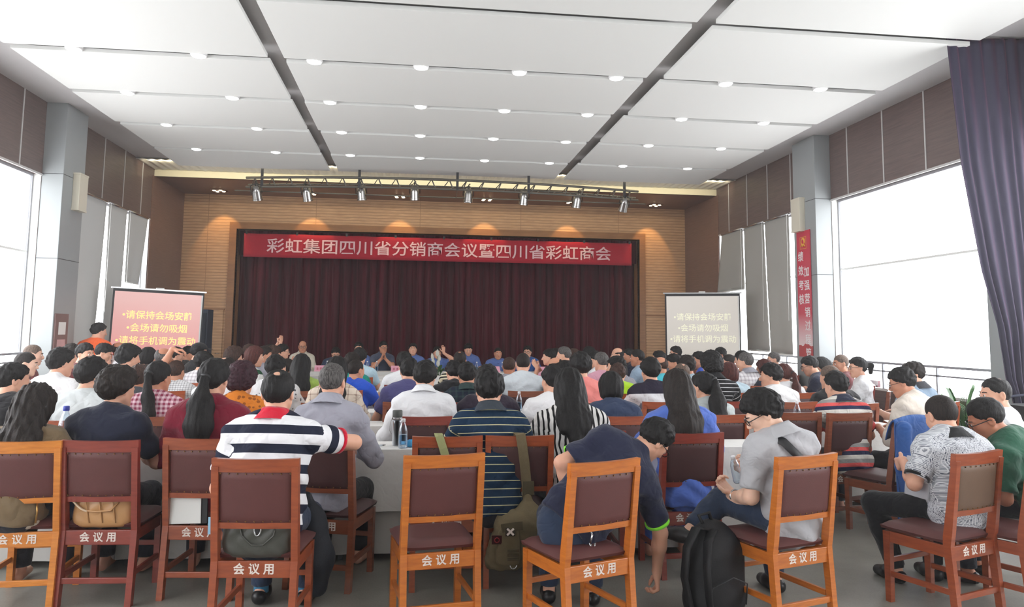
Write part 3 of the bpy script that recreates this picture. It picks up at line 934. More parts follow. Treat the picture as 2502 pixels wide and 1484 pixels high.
        if an[2] > .3: to = an + _v(-.13, .07, -.03)
        f.cone(an + (_v(0, -.03, -.045) if an[2] < .3 else _v(.0, -.0, -.03)), to, .036, .026, .03)
        LG.append((hip, kn, an, to))
    r_ = .145 * hs
    fx = [(hc[0] - r_, hc[0] + r_, fh)] + [(c[0] - .085, c[0] + .085, fh) for c in fineb]
    fy = [(hc[1] - r_, hc[1] + r_, fh)] + [(c[1] - .085, c[1] + .085, fh) for c in fineb]
    fz = [(hc[2] - r_, hc[2] + r_, fh)] + [(c[2] - .085, c[2] + .085, fh) for c in fineb]
    me = field_mesh('person', f, chh, SKIN[skin], (fx, fy, fz))
    o = link('person', me); o.location = loc; o.rotation_euler = (0, 0, -fa)
    tag(o, label, 'person')
    # --- shirt with a 'garment' coordinate that runs along trunk and sleeves
    e = .013
    trunk(G, e)
    dn = hem if hem is not None else -.115
    slv = []
    for q, (S_, E_, W_) in zip((1, -1), arms):
        if sleeve > 0:
            if sleeve <= 1:
                En = S_ + (E_ - S_) * sleeve; ax = (E_ - S_) / np.linalg.norm(E_ - S_)
                G.cone(S_, En + ax * .06, .063 + e * .5, .060, .03, cut=(En, ax))
                slv.append((S_, En, ax, .06))
            else:
                fr_ = sleeve - 1
                G.cone(S_, E_, .062 + e * .4, .053, .03)
                En = E_ + (W_ - E_) * fr_; ax = (W_ - E_) / np.linalg.norm(W_ - E_)
                G.cone(E_, En + ax * .05, .053, .041, .03, cut=(En, ax))
                slv.append((E_, En, ax, .042))
    def garment(Pt):
        q = (Pt - T.o) @ T.R
        out = q.copy()
        out[:, 2] = q[:, 2] / s
        for (S_, E_, W_) in arms:
            ax = (E_ - S_) / np.linalg.norm(E_ - S_)
            t = (Pt - S_) @ ax
            dist = np.linalg.norm(Pt - S_ - np.clip(t, 0, .6)[:, None] * ax, axis=1)
            on = (t > .035) & (dist < .10) & (np.abs(q[:, 0]) > .15 * wd)
            out[on, 2] = .455 - t[on] * .8
        return out
    # hem: keep what lies above the hem plane
    hn = T.R @ _v(0, 0, -1)
    hp0 = T.w((0, 0, dn))
    fnh = lambda X, Y, Z: (X - hp0[0]) * hn[0] + (Y - hp0[1]) * hn[1] + (Z - hp0[2]) * hn[2]
    G.fn(fnh, _v(-2, -2, -2), _v(2, 2, 3), op='i')
    ph_ = top[0] * 3.1
    def folds(X, Y, Z): return -.0075 + .0042 * (np.sin(Z * 52 + 2.6 * np.sin(X * 15 + ph_) + 1.5 * np.sin(Y * 20)) + np.sin(X * 38 + Z * 26 + 2.2 * np.sin(Z * 12 + ph_)) * .8 + .8 * np.sin(Y * 45 - Z * 34 + X * 10 + ph_))
    sh = field_mesh('shirt', G, .010 if near else (.015 if mid else .022), shirt, attr=garment, dfn=folds if mid else None)
    so = link('shirt', sh, o)
    if collar is not None:
        mb = MB(); n = 28; nc = T.w((0, -.006, .528 * s)); n2 = H.w(np.array((0, -.022, -.055)) * hs); axn = (n2 - nc) / np.linalg.norm(n2 - nc)
        axn = axn * .5 + Rt @ _v(0, 0, 1) * .5; axn /= np.linalg.norm(axn)
        u = np.cross(axn, [0, 1, 0]); u /= np.linalg.norm(u); v = np.cross(axn, u)
        r0 = .064 if not female else .056
        prof = [(r0 + .060, -.030), (r0 + .044, -.004), (r0 + .018, .030), (r0 + .010, .044), (r0 + .003, .036), (r0 + .002, -.02)]
        def cring(a, b):
            r_, h_ = prof[int(round(b * 5))]; th_ = 2 * math.pi * a
            w3 = u * math.cos(th_) + v * math.sin(th_)
            fr_ = max(0.0, float(w3 @ (Rt @ _v(0, 1, 0))))          # opens and dips at the throat
            return Vector(nc + axn * (h_ - .035 * fr_ ** 2) + w3 * r_ * (1 + .10 * fr_))
        mb.grid(cring, n, 5, closed_u=True)
        mb.build('collar', collar, so, True)
    if cuff is not None:
        for (A_, En, ax, rr) in slv:
            mb = MB(); u = np.cross(ax, [.3, .5, .8]); u /= np.linalg.norm(u); v = np.cross(ax, u)
            rr = rr + .011
            pr = [(rr - .008, -.014), (rr + .002, -.014), (rr + .002, .004), (rr - .008, .004)]
            mb.grid(lambda a, b: Vector(En + ax * pr[int(round(b * 3))][1] + (u * math.cos(2 * math.pi * a) + v * math.sin(2 * math.pi * a)) * pr[int(round(b * 3))][0]), 26, 3, closed_u=True)
            mb.build('cuff', cuff, so, True)
    # --- trousers
    Tr = Field()
    Tr.cone((0, 0, -.03), (0, .0, .03 * s), .154 * g + .006, .148 * g + .002, .05, T if not stand else Frame(seat, np.eye(3)), DC)
    for (hip, kn, an, to) in LG:
        Tr.cone(hip, kn, .088 * (.6 + .4 * g), .072, .05)
        ax = (an - kn) / np.linalg.norm(an - kn)
        if not bare: Tr.cone(kn, kn + (an - kn) * .4, .074, .070, .03); Tr.cone(kn + (an - kn) * .35, an + ax * .06, .070, .056, .03, cut=(an + ax * -.005, ax))
    link('trousers' if not bare else 'skirt', field_mesh('trousers', Tr, .017 if near else .03, trousers or TROUSERS), o)
    if shoes is not None:
        for (hip, kn, an, to) in LG:
            Fs = Field(); Fs.cone(an + _v(0, -.035, -.048), an + (to - an) * .45 + _v(0, 0, -.02), .042, .046, .02); Fs.cone(an + (to - an) * .45 + _v(0, 0, -.022), to, .044, .034, .02)
            Fs.fn(lambda X, Y, Z, a=an: -(Z - .004) + 0 * X + 0 * Y, _v(-2, -2, -2), _v(2, 2, 2), op='i')
            if socks is not None: link('sock', MB().tube([an + _v(0, 0, -.03), an + _v(0, 0, .055)], [.043, .041], 16).mesh('sock', True), o, socks)
            link('shoe', field_mesh('shoe', Fs, .008, shoes), o)
    # --- hair
    if style is not None:
        hf = hair_field(style, H, hs, amt, top[0] * 7 + top[1] * 3)
        if style in ('long', 'wavy'):
            L = drape or .42
            bk = H.w(np.array((0, -.085, -.03)) * hs)
            q0 = T.w((0, -.115, .40 * s)); q1 = T.w((0, -.135, (.40 - max(.02, L - .25)) * s))
            hf.cone(bk, q0, .075, .065, .05); hf.cone(q0, q1, .065, .05, .05)
            for q in (1, -1):
                b2 = H.w(np.array((q * .062, -.045, -.04)) * hs)
                p0 = T.w((q * .075, -.095, .43 * s)); p1 = T.w((q * .07, -.125, (.42 - max(.0, L - .30)) * s))
                hf.cone(b2, p0, .045, .045, .05); hf.cone(p0, p1, .045, .038, .04)
        if tail is not None:                 # ponytail: (height on head, length, radius, sideways)
            hz_, tlg, tr, tx = tail
            p0 = H.w(np.array((tx * .3, -.108, hz_)) * hs); p1 = H.w(np.array((tx * .5, -.140, hz_ - .035)) * hs)
            p2 = T.w((tx, -.128 - tr * .3, .37 * s)); p3 = p2 + T.R @ _v(tx * .1, -.015, -max(.03, tlg - .28))
            if tlg < .15:
                q1 = H.w(np.array((0, -.165, hz_ - .02)) * hs); q2 = H.w(np.array((0, -.150, hz_ - .10)) * hs)
                hf.cone(p0, q1, .024, tr, .02); hf.cone(q1, q2, tr, tr * .7, .02)
            else:
             p1b = (p1 * .45 + p2 * .55); hf.cone(p0, p1, .026, .022, .02); hf.cone(p1, p1b, .022, tr * 1.05, .02); hf.cone(p1b, p2, tr * 1.05, tr * 1.15, .03); hf.cone(p2, p3, tr * 1.15, tr * .45, .03)
        sd_ = top[0] * 5
        wv = None
        if style in ('long', 'wavy', 'bob') or tail is not None:
            am = .0042 if style == 'wavy' else .0017
            def wv(X, Y, Z, a=am): return a * (np.sin(X * 130 + 2.2 * np.sin(Z * 14 + sd_)) + .8 * np.sin(Y * 110 + X * 60 + 2 * np.sin(Z * 17)) + .6 * np.sin(X * 260 + 3 * np.sin(Z * 11 + sd_)))
        ho = link('hair', field_mesh('hair', hf, fh if not near else .0065, HAIR[hair], dfn=wv), o)
        if tail is not None:
            d_ = p1 - p0
            link('hair_tie', MB().tube([p0 + d_ * .3, p0 + d_ * .55], .036, 14).mesh('hair_tie', True), ho, M_BLACK)
    # --- face pieces where a face shows
    if faceparts:
        for q in (1, -1):
            MB().lathe([(.001, -.0105), (.006, -.0085), (.0095, -.004), (.0105, 0), (.0095, .004), (.006, .0085), (.001, .0105)], 14).build('eye', M_EYEW, o, True).matrix_local = Matrix.Translation(H.w(np.array((q * .031, .0865, .003)) * hs))
            io = MB().lathe([(.0052, -.001), (.0052, .001), (.002, .0016)], 14).build('iris', M_EYED, o, True)
            zf = Matrix([list(r) for r in (Rh @ rotx(-math.pi / 2))]).to_4x4()
            io.matrix_local = Matrix.Translation(H.w(np.array((q * .031, .0965, .003)) * hs)) @ zf
            MB().tube([H.w(np.array(p) * hs) for p in ((q * .012, .094, .024), (q * .028, .094, .029), (q * .046, .078, .025))], [.003, .0036, .002], 8).build('eyebrow', HAIR['black'], o, True)
        MB().tube([H.w(np.array(p) * hs) for p in ((-.022, .090, -.066), (-.008, .0985, -.0645), (.008, .0985, -.0645), (.022, .090, -.066))], [.002, .0048, .0048, .002], 8).build('lips', M_LIP, o, True)
    if glasses:
        mb = MB(); fr2 = MB()
        for q in (1, -1):
            ring = []
            for a in range(20):
                th_ = 2 * math.pi * a / 20; cx_, sz_ = math.cos(th_), math.sin(th_)
                px_ = .0265 * np.sign(cx_) * abs(cx_) ** .7; pz_ = .0185 * np.sign(sz_) * abs(sz_) ** .7
                ring.append(H.w(np.array((q * .034 + px_, .112 - .012 * abs(q * .034 + px_) / .06, .002 + pz_)) * hs))
            mb.tube(ring, .0022 if not near else .0026, 6, close=True)
            mb.tube([H.w(np.array(p) * hs) for p in ((q * .060, .104, .008), (q * .082, .08, .010), (q * .086, -.005, .006), (q * .084, -.03, -.012))], .0022 if not near else .0028, 6)
        mb.tube([H.w(np.array(p) * hs) for p in ((-.009, .112, .006), (0, .114, .009), (.009, .112, .006))], .002, 6)
        go = mb.build('glasses', M_GLASSES, o, True)
    INFO[o.name] = dict(T=T, H=H, arms=arms, legs=LG, s=s, loc=loc, face=fa, o=o)
    return o
INFO = {}
TROUSERS = cloth('dark_trousers', srgb(38, 40, 48))
JEANS = cloth('blue_jeans', srgb(46, 58, 80))
# ------------------------------------------------------------------ chairs
def chair_wood(name, a, b): return mat_wood(name, srgb(*a), srgb(*b), rough=.32, scale=(9, 9, 60), coat=.35)
W_ORANGE = chair_wood('orange_chair_wood', (168, 88, 30), (206, 120, 44))
W_AMBER = chair_wood('amber_chair_wood', (182, 102, 34), (222, 142, 60))
W_RED = chair_wood('red_brown_chair_wood', (128, 58, 34), (164, 82, 46))
W_BROWN = chair_wood('brown_chair_wood', (112, 58, 38), (144, 80, 54))
W_CHERRY = chair_wood('cherry_chair_wood', (118, 44, 34), (146, 60, 46))
def leather(name, c, rough=.5, bump=.15):
    if name in _mats: return _mats[name]
    t = NT(name); v = t.coords('Object'); n = t.noise(v, 7, 3); vo = t.n('ShaderNodeTexVoronoi', Scale=320.0); t.l(v, vo.inputs['Vector'])
    d = tuple(x * .82 for x in c[:3]) + (1,); e = tuple(min(1, x * 1.15) for x in c[:3]) + (1,)
    t.base(t.mix(n, d, e)); t.set(Roughness=rough, Specular_IOR_Level=.45); t.bump(vo.outputs['Distance'], bump, .002)
    _mats[name] = t.m; return t.m
PAD = leather('maroon_leatherette', srgb(92, 50, 48))
PADD = leather('dark_maroon_leatherette', srgb(72, 42, 42))
PADO = leather('worn_olive_brown_leatherette', srgb(104, 80, 62))
PADB = leather('blue_fabric_pad', srgb(36, 52, 92), .8)
M_STENCIL = mat_plain('white_stencil_paint', srgb(226, 214, 206), .8, .2, vary=.05)
M_TACK = mat_plain('brass_tack', srgb(140, 104, 66), .35, .5, metal=.8)

CW = .201     # half width over the posts
def bent(x0, x1, z0, z1, y0, t, dip=.012, n=10, top_dip=.0):
    """rail bent backwards in plan; top edge slightly hollow"""
    mb = MB()
    def pt(u, a, b):
        x = x0 + (x1 - x0) * u; k = 1 - (2 * u - 1) ** 2
        return Vector((x, y0 + (a - .5) * t - dip * k - (b * (z1 - z0)) * .12, (z0 + (z1 - z0) * b) - (top_dip * k if b > .5 else 0)))
    prof = [(0, 0), (1, 0), (1, 1), (0, 1)]
    R = [[mb.bm.verts.new(pt(i / n, a, b)) for a, b in prof] for i in range(n + 1)]
    for A, B in zip(R, R[1:]):
        for k in range(4): mb.bm.faces.new((A[k], A[(k + 1) % 4], B[(k + 1) % 4], B[k]))
    mb.bm.faces.new(R[0][::-1]); mb.bm.faces.new(R[-1])
    return mb
def yback(z):      # rake of the back posts above the seat
    return -.205 - max(0, z - .44) * .125
TXT = text_mesh('会 议 用', .058, .0012, .0008, 1.02)
_cm = {}
def chair_parts():
    m = {}
    for q in (1, -1):
        mb = MB()
        pts = [(-.262, 0), (-.222, 0), (-.180, .42), (-.182, .47), (yback(.93) + .016, .90), (yback(.93) - .020, .90), (yback(.5) - .026, .5), (-.226, .42)]
        mb.prism(pts, q * CW - .0175, q * CW + .0175, 'yz')
        m['rear%d' % q] = mb.mesh('leg')
        mb = MB(); mb.prism([(.170, 0), (.205, 0), (.212, .415), (.166, .415)], q * (CW - .012) - .018, q * (CW - .012) + .018, 'yz')
        m['front%d' % q] = mb.mesh('leg')
        m['side%d' % q] = MB().box((q * (CW - .008) - .011, -.19, .352), (q * (CW - .008) + .011, .175, .418), bevel=.003).mesh('apron')
        m['sst%d' % q] = MB().box((q * (CW - .010) - .009, -.20, .150), (q * (CW - .010) + .009, .18, .182), bevel=.003).mesh('stretcher')
    m['top'] = bent(-CW - .0185, CW + .0185, .872, .942, yback(.87), .032, .010, 10, .006).mesh('top_rail')
    m['mid'] = bent(-CW + .017, CW - .017, .585, .616, yback(.59), .024, .006).mesh('back_rail')
    def pad(u, v):
        z = .612 + .264 * v; x = (-CW + .014) + (2 * CW - .028) * u
        puff = min(1, 14 * u * (1 - u)) * min(1, 14 * v * (1 - v))
        return Vector((x, yback(z) - .004 - .014 * (1 - (2 * u - 1) ** 2) - .010 * puff ** .5, z))
    mb = MB(); mb.grid(pad, 20, 12, .03); m['pad'] = mb.mesh('backrest', 50)
    def seat(u, v):
        x = (2 * u - 1) * (CW + .006) * (1 - .05 * (1 - v)); y = -.185 + .405 * v
        e = min(1, 10 * u * (1 - u)) * min(1, 10 * v * (1 - v))
        return Vector((x, y, .428 + .026 * e ** .5))
    mb = MB(); mb.grid(seat, 16, 16, -.022); m['seat'] = mb.mesh('seat', 50)
    m['rear'] = MB().box((-CW + .016, -.222, .338), (CW - .016, -.200, .420), bevel=.003).mesh('apron')
    m['fr'] = MB().box((-CW + .02, .176, .352), (CW - .02, .198, .418), bevel=.003).mesh('apron')
    m['st1'] = MB().box((-CW + .016, -.238, .125), (CW - .016, -.220, .158), bevel=.003).mesh('stretcher')
    m['st2'] = MB().box((-CW + .02, .176, .228), (CW - .02, .194, .258), bevel=.003).mesh('stretcher')
    t = TXT.copy(); t.transform(Matrix.Translation((0, -.2232, .379)) @ Matrix.Rotation(math.pi / 2, 4, 'X')); t.materials.append(M_STENCIL)
    m['txt'] = t
    mb = MB()
    for i in range(9):
        u = .03 + .94 * i / 8
        for v in (.045, .955):
            p = pad(u, v); mb.lathe([(.0045, -.002), (.003, .0025)], 6); 
            vs = [x for x in mb.bm.verts if x.index == -1][-12:]
            bmesh.ops.transform(mb.bm, matrix=Matrix.Translation(p + Vector((0, -.002, 0))) @ Matrix.Rotation(math.pi / 2, 4, 'X'), verts=vs)
            mb.bm.verts.index_update()
    m['tack'] = mb.mesh('tacks')
    return m
CP = chair_parts()
def make_chair(loc, face, label, wood=None, pad=None, group='wooden conference chairs', text=True, detail=True):
    e = empty('conference_chair', loc, -math.radians(face))
    tag(e, label, 'chair', group)
    wood = wood or W_RED; pad = pad or PADD
    def p(nm, key, mt):
        me = CP[key]; o = bpy.data.objects.new(nm, me); COL.objects.link(o); o.parent = e
        if not me.materials: me.materials.append(mt)
        o.material_slots[0].link = 'OBJECT'; o.material_slots[0].material = mt
        return o
    for q in (1, -1): p('leg', 'rear%d' % q, wood); p('leg', 'front%d' % q, wood); p('apron', 'side%d' % q, wood); p('stretcher', 'sst%d' % q, wood)
    p('top_rail', 'top', wood); p('back_rail', 'mid', wood)
    b = p('backrest', 'pad', pad)
    if detail: 
        tk = p('tack_row', 'tack', M_TACK); tk.parent = b
    p('seat', 'seat', PAD if pad is PADO else pad)
    r = p('apron', 'rear', wood); p('apron', 'fr', wood); p('stretcher', 'st1', wood); p('stretcher', 'st2', wood)
    if text: tx = p('lettering', 'txt', M_STENCIL); tx.parent = r
    return e
def chair_at(px, py, Y, face, *a, **k):
    """chair whose back-top centre shows at the pixel, at depth Y"""
    P_ = atY(px, py, Y); f = math.radians(face)
    y = -yback(.93)
    return make_chair((P_[0] + math.sin(f) * y, P_[1] + math.cos(f) * y, 0), face, *a, **k)

# ------------------------------------------------------------------ tables with white cloths
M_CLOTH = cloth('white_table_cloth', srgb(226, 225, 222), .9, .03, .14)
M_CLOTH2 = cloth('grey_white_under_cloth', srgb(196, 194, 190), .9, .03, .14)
M_TABLETOP = mat_wood('table_top_wood', srgb(130, 80, 50), srgb(160, 104, 66))
TZ = .755
def drape_mesh(L, D, drop, wave=.012, z=TZ, out=.006, corner=.07, seed=0):
    """cloth over a table L x D: flat top, hanging sides with soft folds, rounded hem corners"""
    rng = random.Random(seed); ph = [rng.uniform(0, 6) for _ in range(4)]
    loop = []
    nL, nD = max(12, int(L / .05)), max(5, int(D / .06))
    for i in range(nL): loop.append((-L / 2 + L * i / nL, -D / 2, 0, -1, i / nL))
    for i in range(nD): loop.append((L / 2, -D / 2 + D * i / nD, 1, 0, i / nD))
    for i in range(nL): loop.append((L / 2 - L * i / nL, D / 2, 0, 1, i / nL))
    for i in range(nD): loop.append((-L / 2, D / 2 - D * i / nD, -1, 0, i / nD))
    n = len(loop); bm = bmesh.new()
    ring0 = [bm.verts.new((x, y, z)) for x, y, *_ in loop]
    bm.faces.new(ring0)
    prev = ring0; K = 7
    for k in range(1, K + 1):
        t = k / K; ring = []
        for i, (x, y, nx, ny, u) in enumerate(loop):
            s_ = i * .05
            d = drop
            edge = min(u, 1 - u) * (L if ny else D)
            if corner and edge < corner: d = drop - (corner - math.sqrt(max(0, corner ** 2 - (corner - edge) ** 2))) * .8
            w = (math.sin(s_ * 9 + ph[0]) + .6 * math.sin(s_ * 21 + ph[1]) + .5 * math.sin(s_ * 4 + ph[2])) * wave * t
            o = out + .015 * t + w
            cx = nx if nx else (-.0 if u > .02 else -.7); cy = ny if ny else 0
            ring.append(bm.verts.new((x + nx * o, y + ny * o, z - .004 - (d - .004) * t + (.004 if t else 0))))
        for i in range(n): bm.faces.new((prev[i], prev[(i + 1) % n], ring[(i + 1) % n], ring[i]))
        prev = ring
    bmesh.ops.recalc_face_normals(bm, faces=bm.faces)
    bmesh.ops.solidify(bm, geom=list(bm.faces), thickness=.0025)
    me = bpy.data.meshes.new('tablecloth'); bm.to_mesh(me); bm.free()
    smooth_by_angle(me, 50); return me
def table_mesh_parts(L, D):
    top = MB().box((-L / 2 + .004, -D / 2 + .004, TZ - .032), (L / 2 - .004, D / 2 - .004, TZ - .006), bevel=.003).mesh('tabletop')
    legs = [MB().box((sx * (L / 2 - .07) - .016, sy * (D / 2 - .06) - .016, 0), (sx * (L / 2 - .07) + .016, sy * (D / 2 - .06) + .016, TZ - .032)).mesh('leg') for sx in (1, -1) for sy in (1, -1)]
    return top, legs
_tm = {}
def make_table(x0, x1, y0, D, label, drop=.42, under=True, seed=0, cloth_label=None):
    L = x1 - x0 - .012; key = (round(L, 2), round(D, 2))
    if key not in _tm: _tm[key] = table_mesh_parts(L, D)
    top, legs = _tm[key]
    e = empty('folding_table', ((x0 + x1) / 2, y0 + D / 2, 0)); tag(e, label, 'table', 'cloth covered tables')
    def ln(nm, me, mt):
        if not me.materials: me.materials.append(mt)
        o = bpy.data.objects.new(nm, me); COL.objects.link(o); o.parent = e; return o
    ln('tabletop', top, M_TABLETOP)
    for l_ in legs: ln('leg', l_, M_DARKMETAL)
    c = link('tablecloth', drape_mesh(L, D, drop, seed=seed), None, M_CLOTH); c.location = ((x0 + x1) / 2, y0 + D / 2, 0.004)
    tag(c, cloth_label or label.replace('folding table', 'cloth').replace('table under', 'cloth over'), 'tablecloth', 'white tablecloths')
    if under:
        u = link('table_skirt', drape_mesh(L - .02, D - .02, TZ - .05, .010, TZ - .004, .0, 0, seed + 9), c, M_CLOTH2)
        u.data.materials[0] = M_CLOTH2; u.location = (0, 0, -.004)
    return c
EDGES = [5.5, 6.8, 7.9, 9.1, 10.3, 11.5, 12.7, 13.9]
TSPAN = {0: [-3.5, -1.98, -.42, 1.16, 2.75], 1: [-3.75, -2.1, -.42, 1.2, 2.85, 4.5]}
ROWN = ['front', 'second', 'third', 'fourth', 'fifth', 'sixth', 'seventh', 'eighth']
for r_, y0 in enumerate(EDGES):
    xs_ = TSPAN.get(r_, [-3.9, -2.2, -.5, 1.2, 2.9, 4.6])
    for i, (a, b) in enumerate(zip(xs_, xs_[1:])):
        make_table(a, b, y0, .40, 'long folding table under a white cloth, %s from left in the %s row' % (ORD[i], ROWN[r_]), drop=.42 if r_ < 4 else .3, under=r_ < 3, seed=r_ * 10 + i,
                   cloth_label='white cloth draped to the floor on the %s table from left in the %s row' % (ORD[i], ROWN[r_]))
HXS = [-2.75, -.92, .92, 2.75]
for i, (a, b) in enumerate(zip(HXS, HXS[1:])):
    make_table(a, b, 15.35, .5, 'head table section by the stage, %s from left' % ORD[i], drop=.62, under=False, seed=90 + i, cloth_label='white cloth on the %s section from left of the head table' % ORD[i])
# ------------------------------------------------------------------ the audience
c_ = lambda n, r, g, b: cloth(n, srgb(r, g, b))
K = dict(
 white=c_('white_shirt', 228, 229, 232), offwhite=c_('pale_grey_tee', 200, 205, 206), black=c_('black_top', 30, 30, 33), navy=c_('navy_top', 34, 38, 56),
 navy2=c_('deep_navy_polo', 36, 40, 62), grey=c_('grey_shirt', 150, 150, 160), lgrey=c_('light_grey_polo', 176, 176, 180), blue=c_('work_blue_shirt', 92, 116, 176),
 royal=c_('royal_blue_tee', 40, 84, 196), teal=c_('teal_tee', 24, 140, 128), slate=c_('slate_grey_polo', 78, 86, 106), purple=c_('dusty_purple_polo', 78, 76, 122),
 maroon=c_('maroon_jacket', 122, 30, 50), khaki=c_('khaki_brown_jacket', 116, 98, 74), orange=c_('orange_polo', 226, 96, 44), brown=c_('brown_shirt', 96, 74, 66),
 salmon=c_('salmon_shirt', 236, 142, 136), pink=c_('soft_pink_polo', 214, 158, 176), lime=c_('lime_green_tee', 176, 220, 40), turq=c_('turquoise_tee', 64, 180, 196),
 lblue=c_('pale_blue_shirt', 178, 204, 218), dblue=c_('cornflower_dress', 86, 114, 196), cream=c_('cream_shirt', 216, 206, 194), olive=c_('olive_shirt', 96, 88, 70),
 green=c_('dark_green_tee', 44, 92, 72), jacketblue=c_('bright_blue_jacket', 48, 88, 152), greyblue=c_('grey_blue_shirt', 138, 158, 178), ivory=c_('ivory_shirt', 214, 210, 196),
 redbrown=c_('red_brown_tee', 104, 52, 54), denim=c_('denim_navy_shirt', 50, 62, 88), dgrey=c_('dark_grey_shirt', 66, 68, 74), yelgreen=c_('yellow_green_vest', 150, 176, 82))
W, N_ = srgb(236, 236, 240), srgb(36, 40, 58)
K['rugby'] = cloth_bands('navy_and_white_rugby_stripes', [(.052, W), (.046, N_)], off=.012)
K['polo'] = cloth_bands('navy_polo_thin_cream_stripes', [(.043, srgb(24, 46, 70)), (.005, srgb(196, 190, 150))], off=.01)
K['zebra'] = cloth_bands('black_and_white_zebra_stripes', [(.020, srgb(226, 224, 222)), (.013, srgb(26, 24, 26))], axis=0, wob=.05)
K['olive3'] = cloth_zones('white_top_olive_band', [(.10, srgb(60, 66, 80)), (.18, srgb(226, 228, 230)), (.33, srgb(132, 138, 82)), (.46, srgb(232, 233, 234)), (1, srgb(232, 233, 234))])
K['orange3'] = cloth_zones('white_grey_orange_bands', [(.20, srgb(44, 40, 56)), (.27, srgb(238, 160, 44)), (.33, srgb(112, 114, 126)), (.42, srgb(226, 226, 230)), (1, srgb(44, 40, 56))])
K['redstripe'] = cloth_bands('red_navy_grey_cream_stripes', [(.036, srgb(40, 46, 76)), (.034, srgb(222, 92, 90)), (.036, srgb(150, 148, 146)), (.036, srgb(220, 216, 208))], off=.0)
K['bw'] = cloth_bands('black_with_thin_white_stripes', [(.030, srgb(36, 36, 38)), (.006, srgb(200, 200, 202))])
K['cstripe'] = cloth_bands('cream_and_black_stripes', [(.022, srgb(226, 218, 190)), (.018, srgb(30, 28, 34))])
K['pinkplaid'] = cloth_plaid('pink_plaid', srgb(232, 200, 210), srgb(150, 60, 88), .034, .5)
K['creamplaid'] = cloth_plaid('cream_plaid', srgb(226, 212, 196), srgb(150, 120, 104), .07, .14)
K['check'] = cloth_plaid('white_and_black_check', srgb(224, 224, 226), srgb(90, 90, 96), .026, .2)
K['whiteplaid'] = cloth_plaid('white_plaid', srgb(222, 220, 222), srgb(176, 170, 176), .05, .4)
K['darkplaid'] = cloth_plaid('dark_plaid_shirt', srgb(28, 36, 52), srgb(50, 66, 66), .06, .3)
K['print'] = cloth_print('white_shirt_with_dark_motifs', srgb(230, 230, 232), srgb(96, 98, 104), 16, .16)
K['orangeprint'] = cloth_print('orange_print_blouse', srgb(214, 126, 46), srgb(150, 84, 36), 22, .3)
K['greenwhite'] = cloth_bands('green_and_white_top', [(.05, srgb(230, 232, 230)), (.05, srgb(44, 84, 60))])
K['brownprint'] = cloth_print('brown_print_blouse', srgb(150, 116, 106), srgb(190, 160, 148), 24, .3)
K['maze'] = cloth_maze('grey_white_dash_print', srgb(196, 200, 208), srgb(84, 90, 104), srgb(224, 226, 230))
RED = c_('red_collar', 206, 26, 54)

CHAIRS = True; PLACED = []
def P(px, py, Y, label, shirt, chair=True, face=0, row=True, wood=None, cpos=None, **kw):
    if row:
        for e_ in EDGES:
            if Y < e_ - .12: Y = min(max(Y, e_ - .62), e_ - .24); break
    if row and Y > 7:
        for dY in ((0, 1.2, -1.2, .15, 2.4, -2.4) if 330 < px < 1850 else (0, -1.2, .15, -.15, 1.2, -2.4)):
            q = atY(px, py, Y + dY)
            if all(math.hypot(q[0] - x, q[1] - y) > .44 for x, y in PLACED): break
        else: q = atY(px, py, Y)
        Y = q[1]
    top = atY(px, py, Y); PLACED.append((top[0], top[1]))
    s = K[shirt] if isinstance(shirt, str) else shirt
    o = make_person(top, face=face, shirt=s, label=label, **kw)
    if chair and CHAIRS:
        i = INFO[o.name]; l = i['loc']; f = math.radians(face)
        sh = label.replace(',', '')
        wd = wood or [W_RED, W_CHERRY, W_BROWN, W_RED][int(abs(px)) % 4]
        cl_ = ('chair under the %s' % sh.replace('person', 'sitter')).split()[:15]
        while cl_[-1] in ('of', 'by', 'the', 'near', 'and', 'with', 'behind', 'in', 'facing', 'beside', 'left', 'right', 'curly'): cl_.pop()
        make_chair((l[0] + math.sin(f) * .015, l[1] + math.cos(f) * .015, 0), face, ' '.join(cl_), wd, detail=Y < 7)
    return o
F = dict(female=True, g=.9, wd=.9)
# --- second seating row from the camera (front table row)
P(92, 942, 5.0, 'person with long wavy dark hair in khaki brown jacket at far left', 'khaki', style='wavy', hair='dark', drape=.30, amt=1.25, sleeve=1.9, lean=14, hyaw=10, wood=W_AMBER, chair=False, **F)
P(291, 900, 5.16, 'person with short dark curly hair in navy blue tee, elbow on table', 'navy', style='big', hair='dark', amt=1.5, lean=10, hyaw=25, face=6, sleeve=.75, chair=False, pose=('fold', 'table'), female=True, g=1.0, wd=.98)
P(526, 877, 5.2, 'person with long thick ponytail in maroon jacket', 'maroon', style='tail', hair='black', tail=(.01, .50, .074, -.02), amt=1.5, lean=8, sleeve=1.9, chair=False, hyaw=8, female=True, g=.95, wd=1.0)
P(812, 886, 5.3, 'person with cropped grey hair in light grey shirt, seen from behind', c_('pale_lilac_grey_shirt', 160, 160, 172), style='crop', hair='grey', face=14, hyaw=2, lean=14, side=-2, sleeve=1.5, chair=False, collar=c_('pale_lilac_grey_shirt', 160, 160, 172), pose=('fold', 'table'), hp=2, trousers=K['black'], g=1.03)
P(1195, 906, 5.1, 'person with black hair in navy polo with thin cream stripes', 'polo', style='big', hair='black', face=-2, hyaw=3, hp=14, lean=12, sleeve=.75, chair=False, collar=cloth_plaid('check_collar', srgb(190, 184, 160), srgb(60, 66, 74), .01, .5), g=1.06)
P(1389, 903, 5.3, 'person with long straight black hair in black and white zebra blouse', 'zebra', style='long', hair='black', drape=.36, amt=1.35, lean=16, hp=14, sleeve=1.5, chair=False, wd=.98, g=.95, female=True)
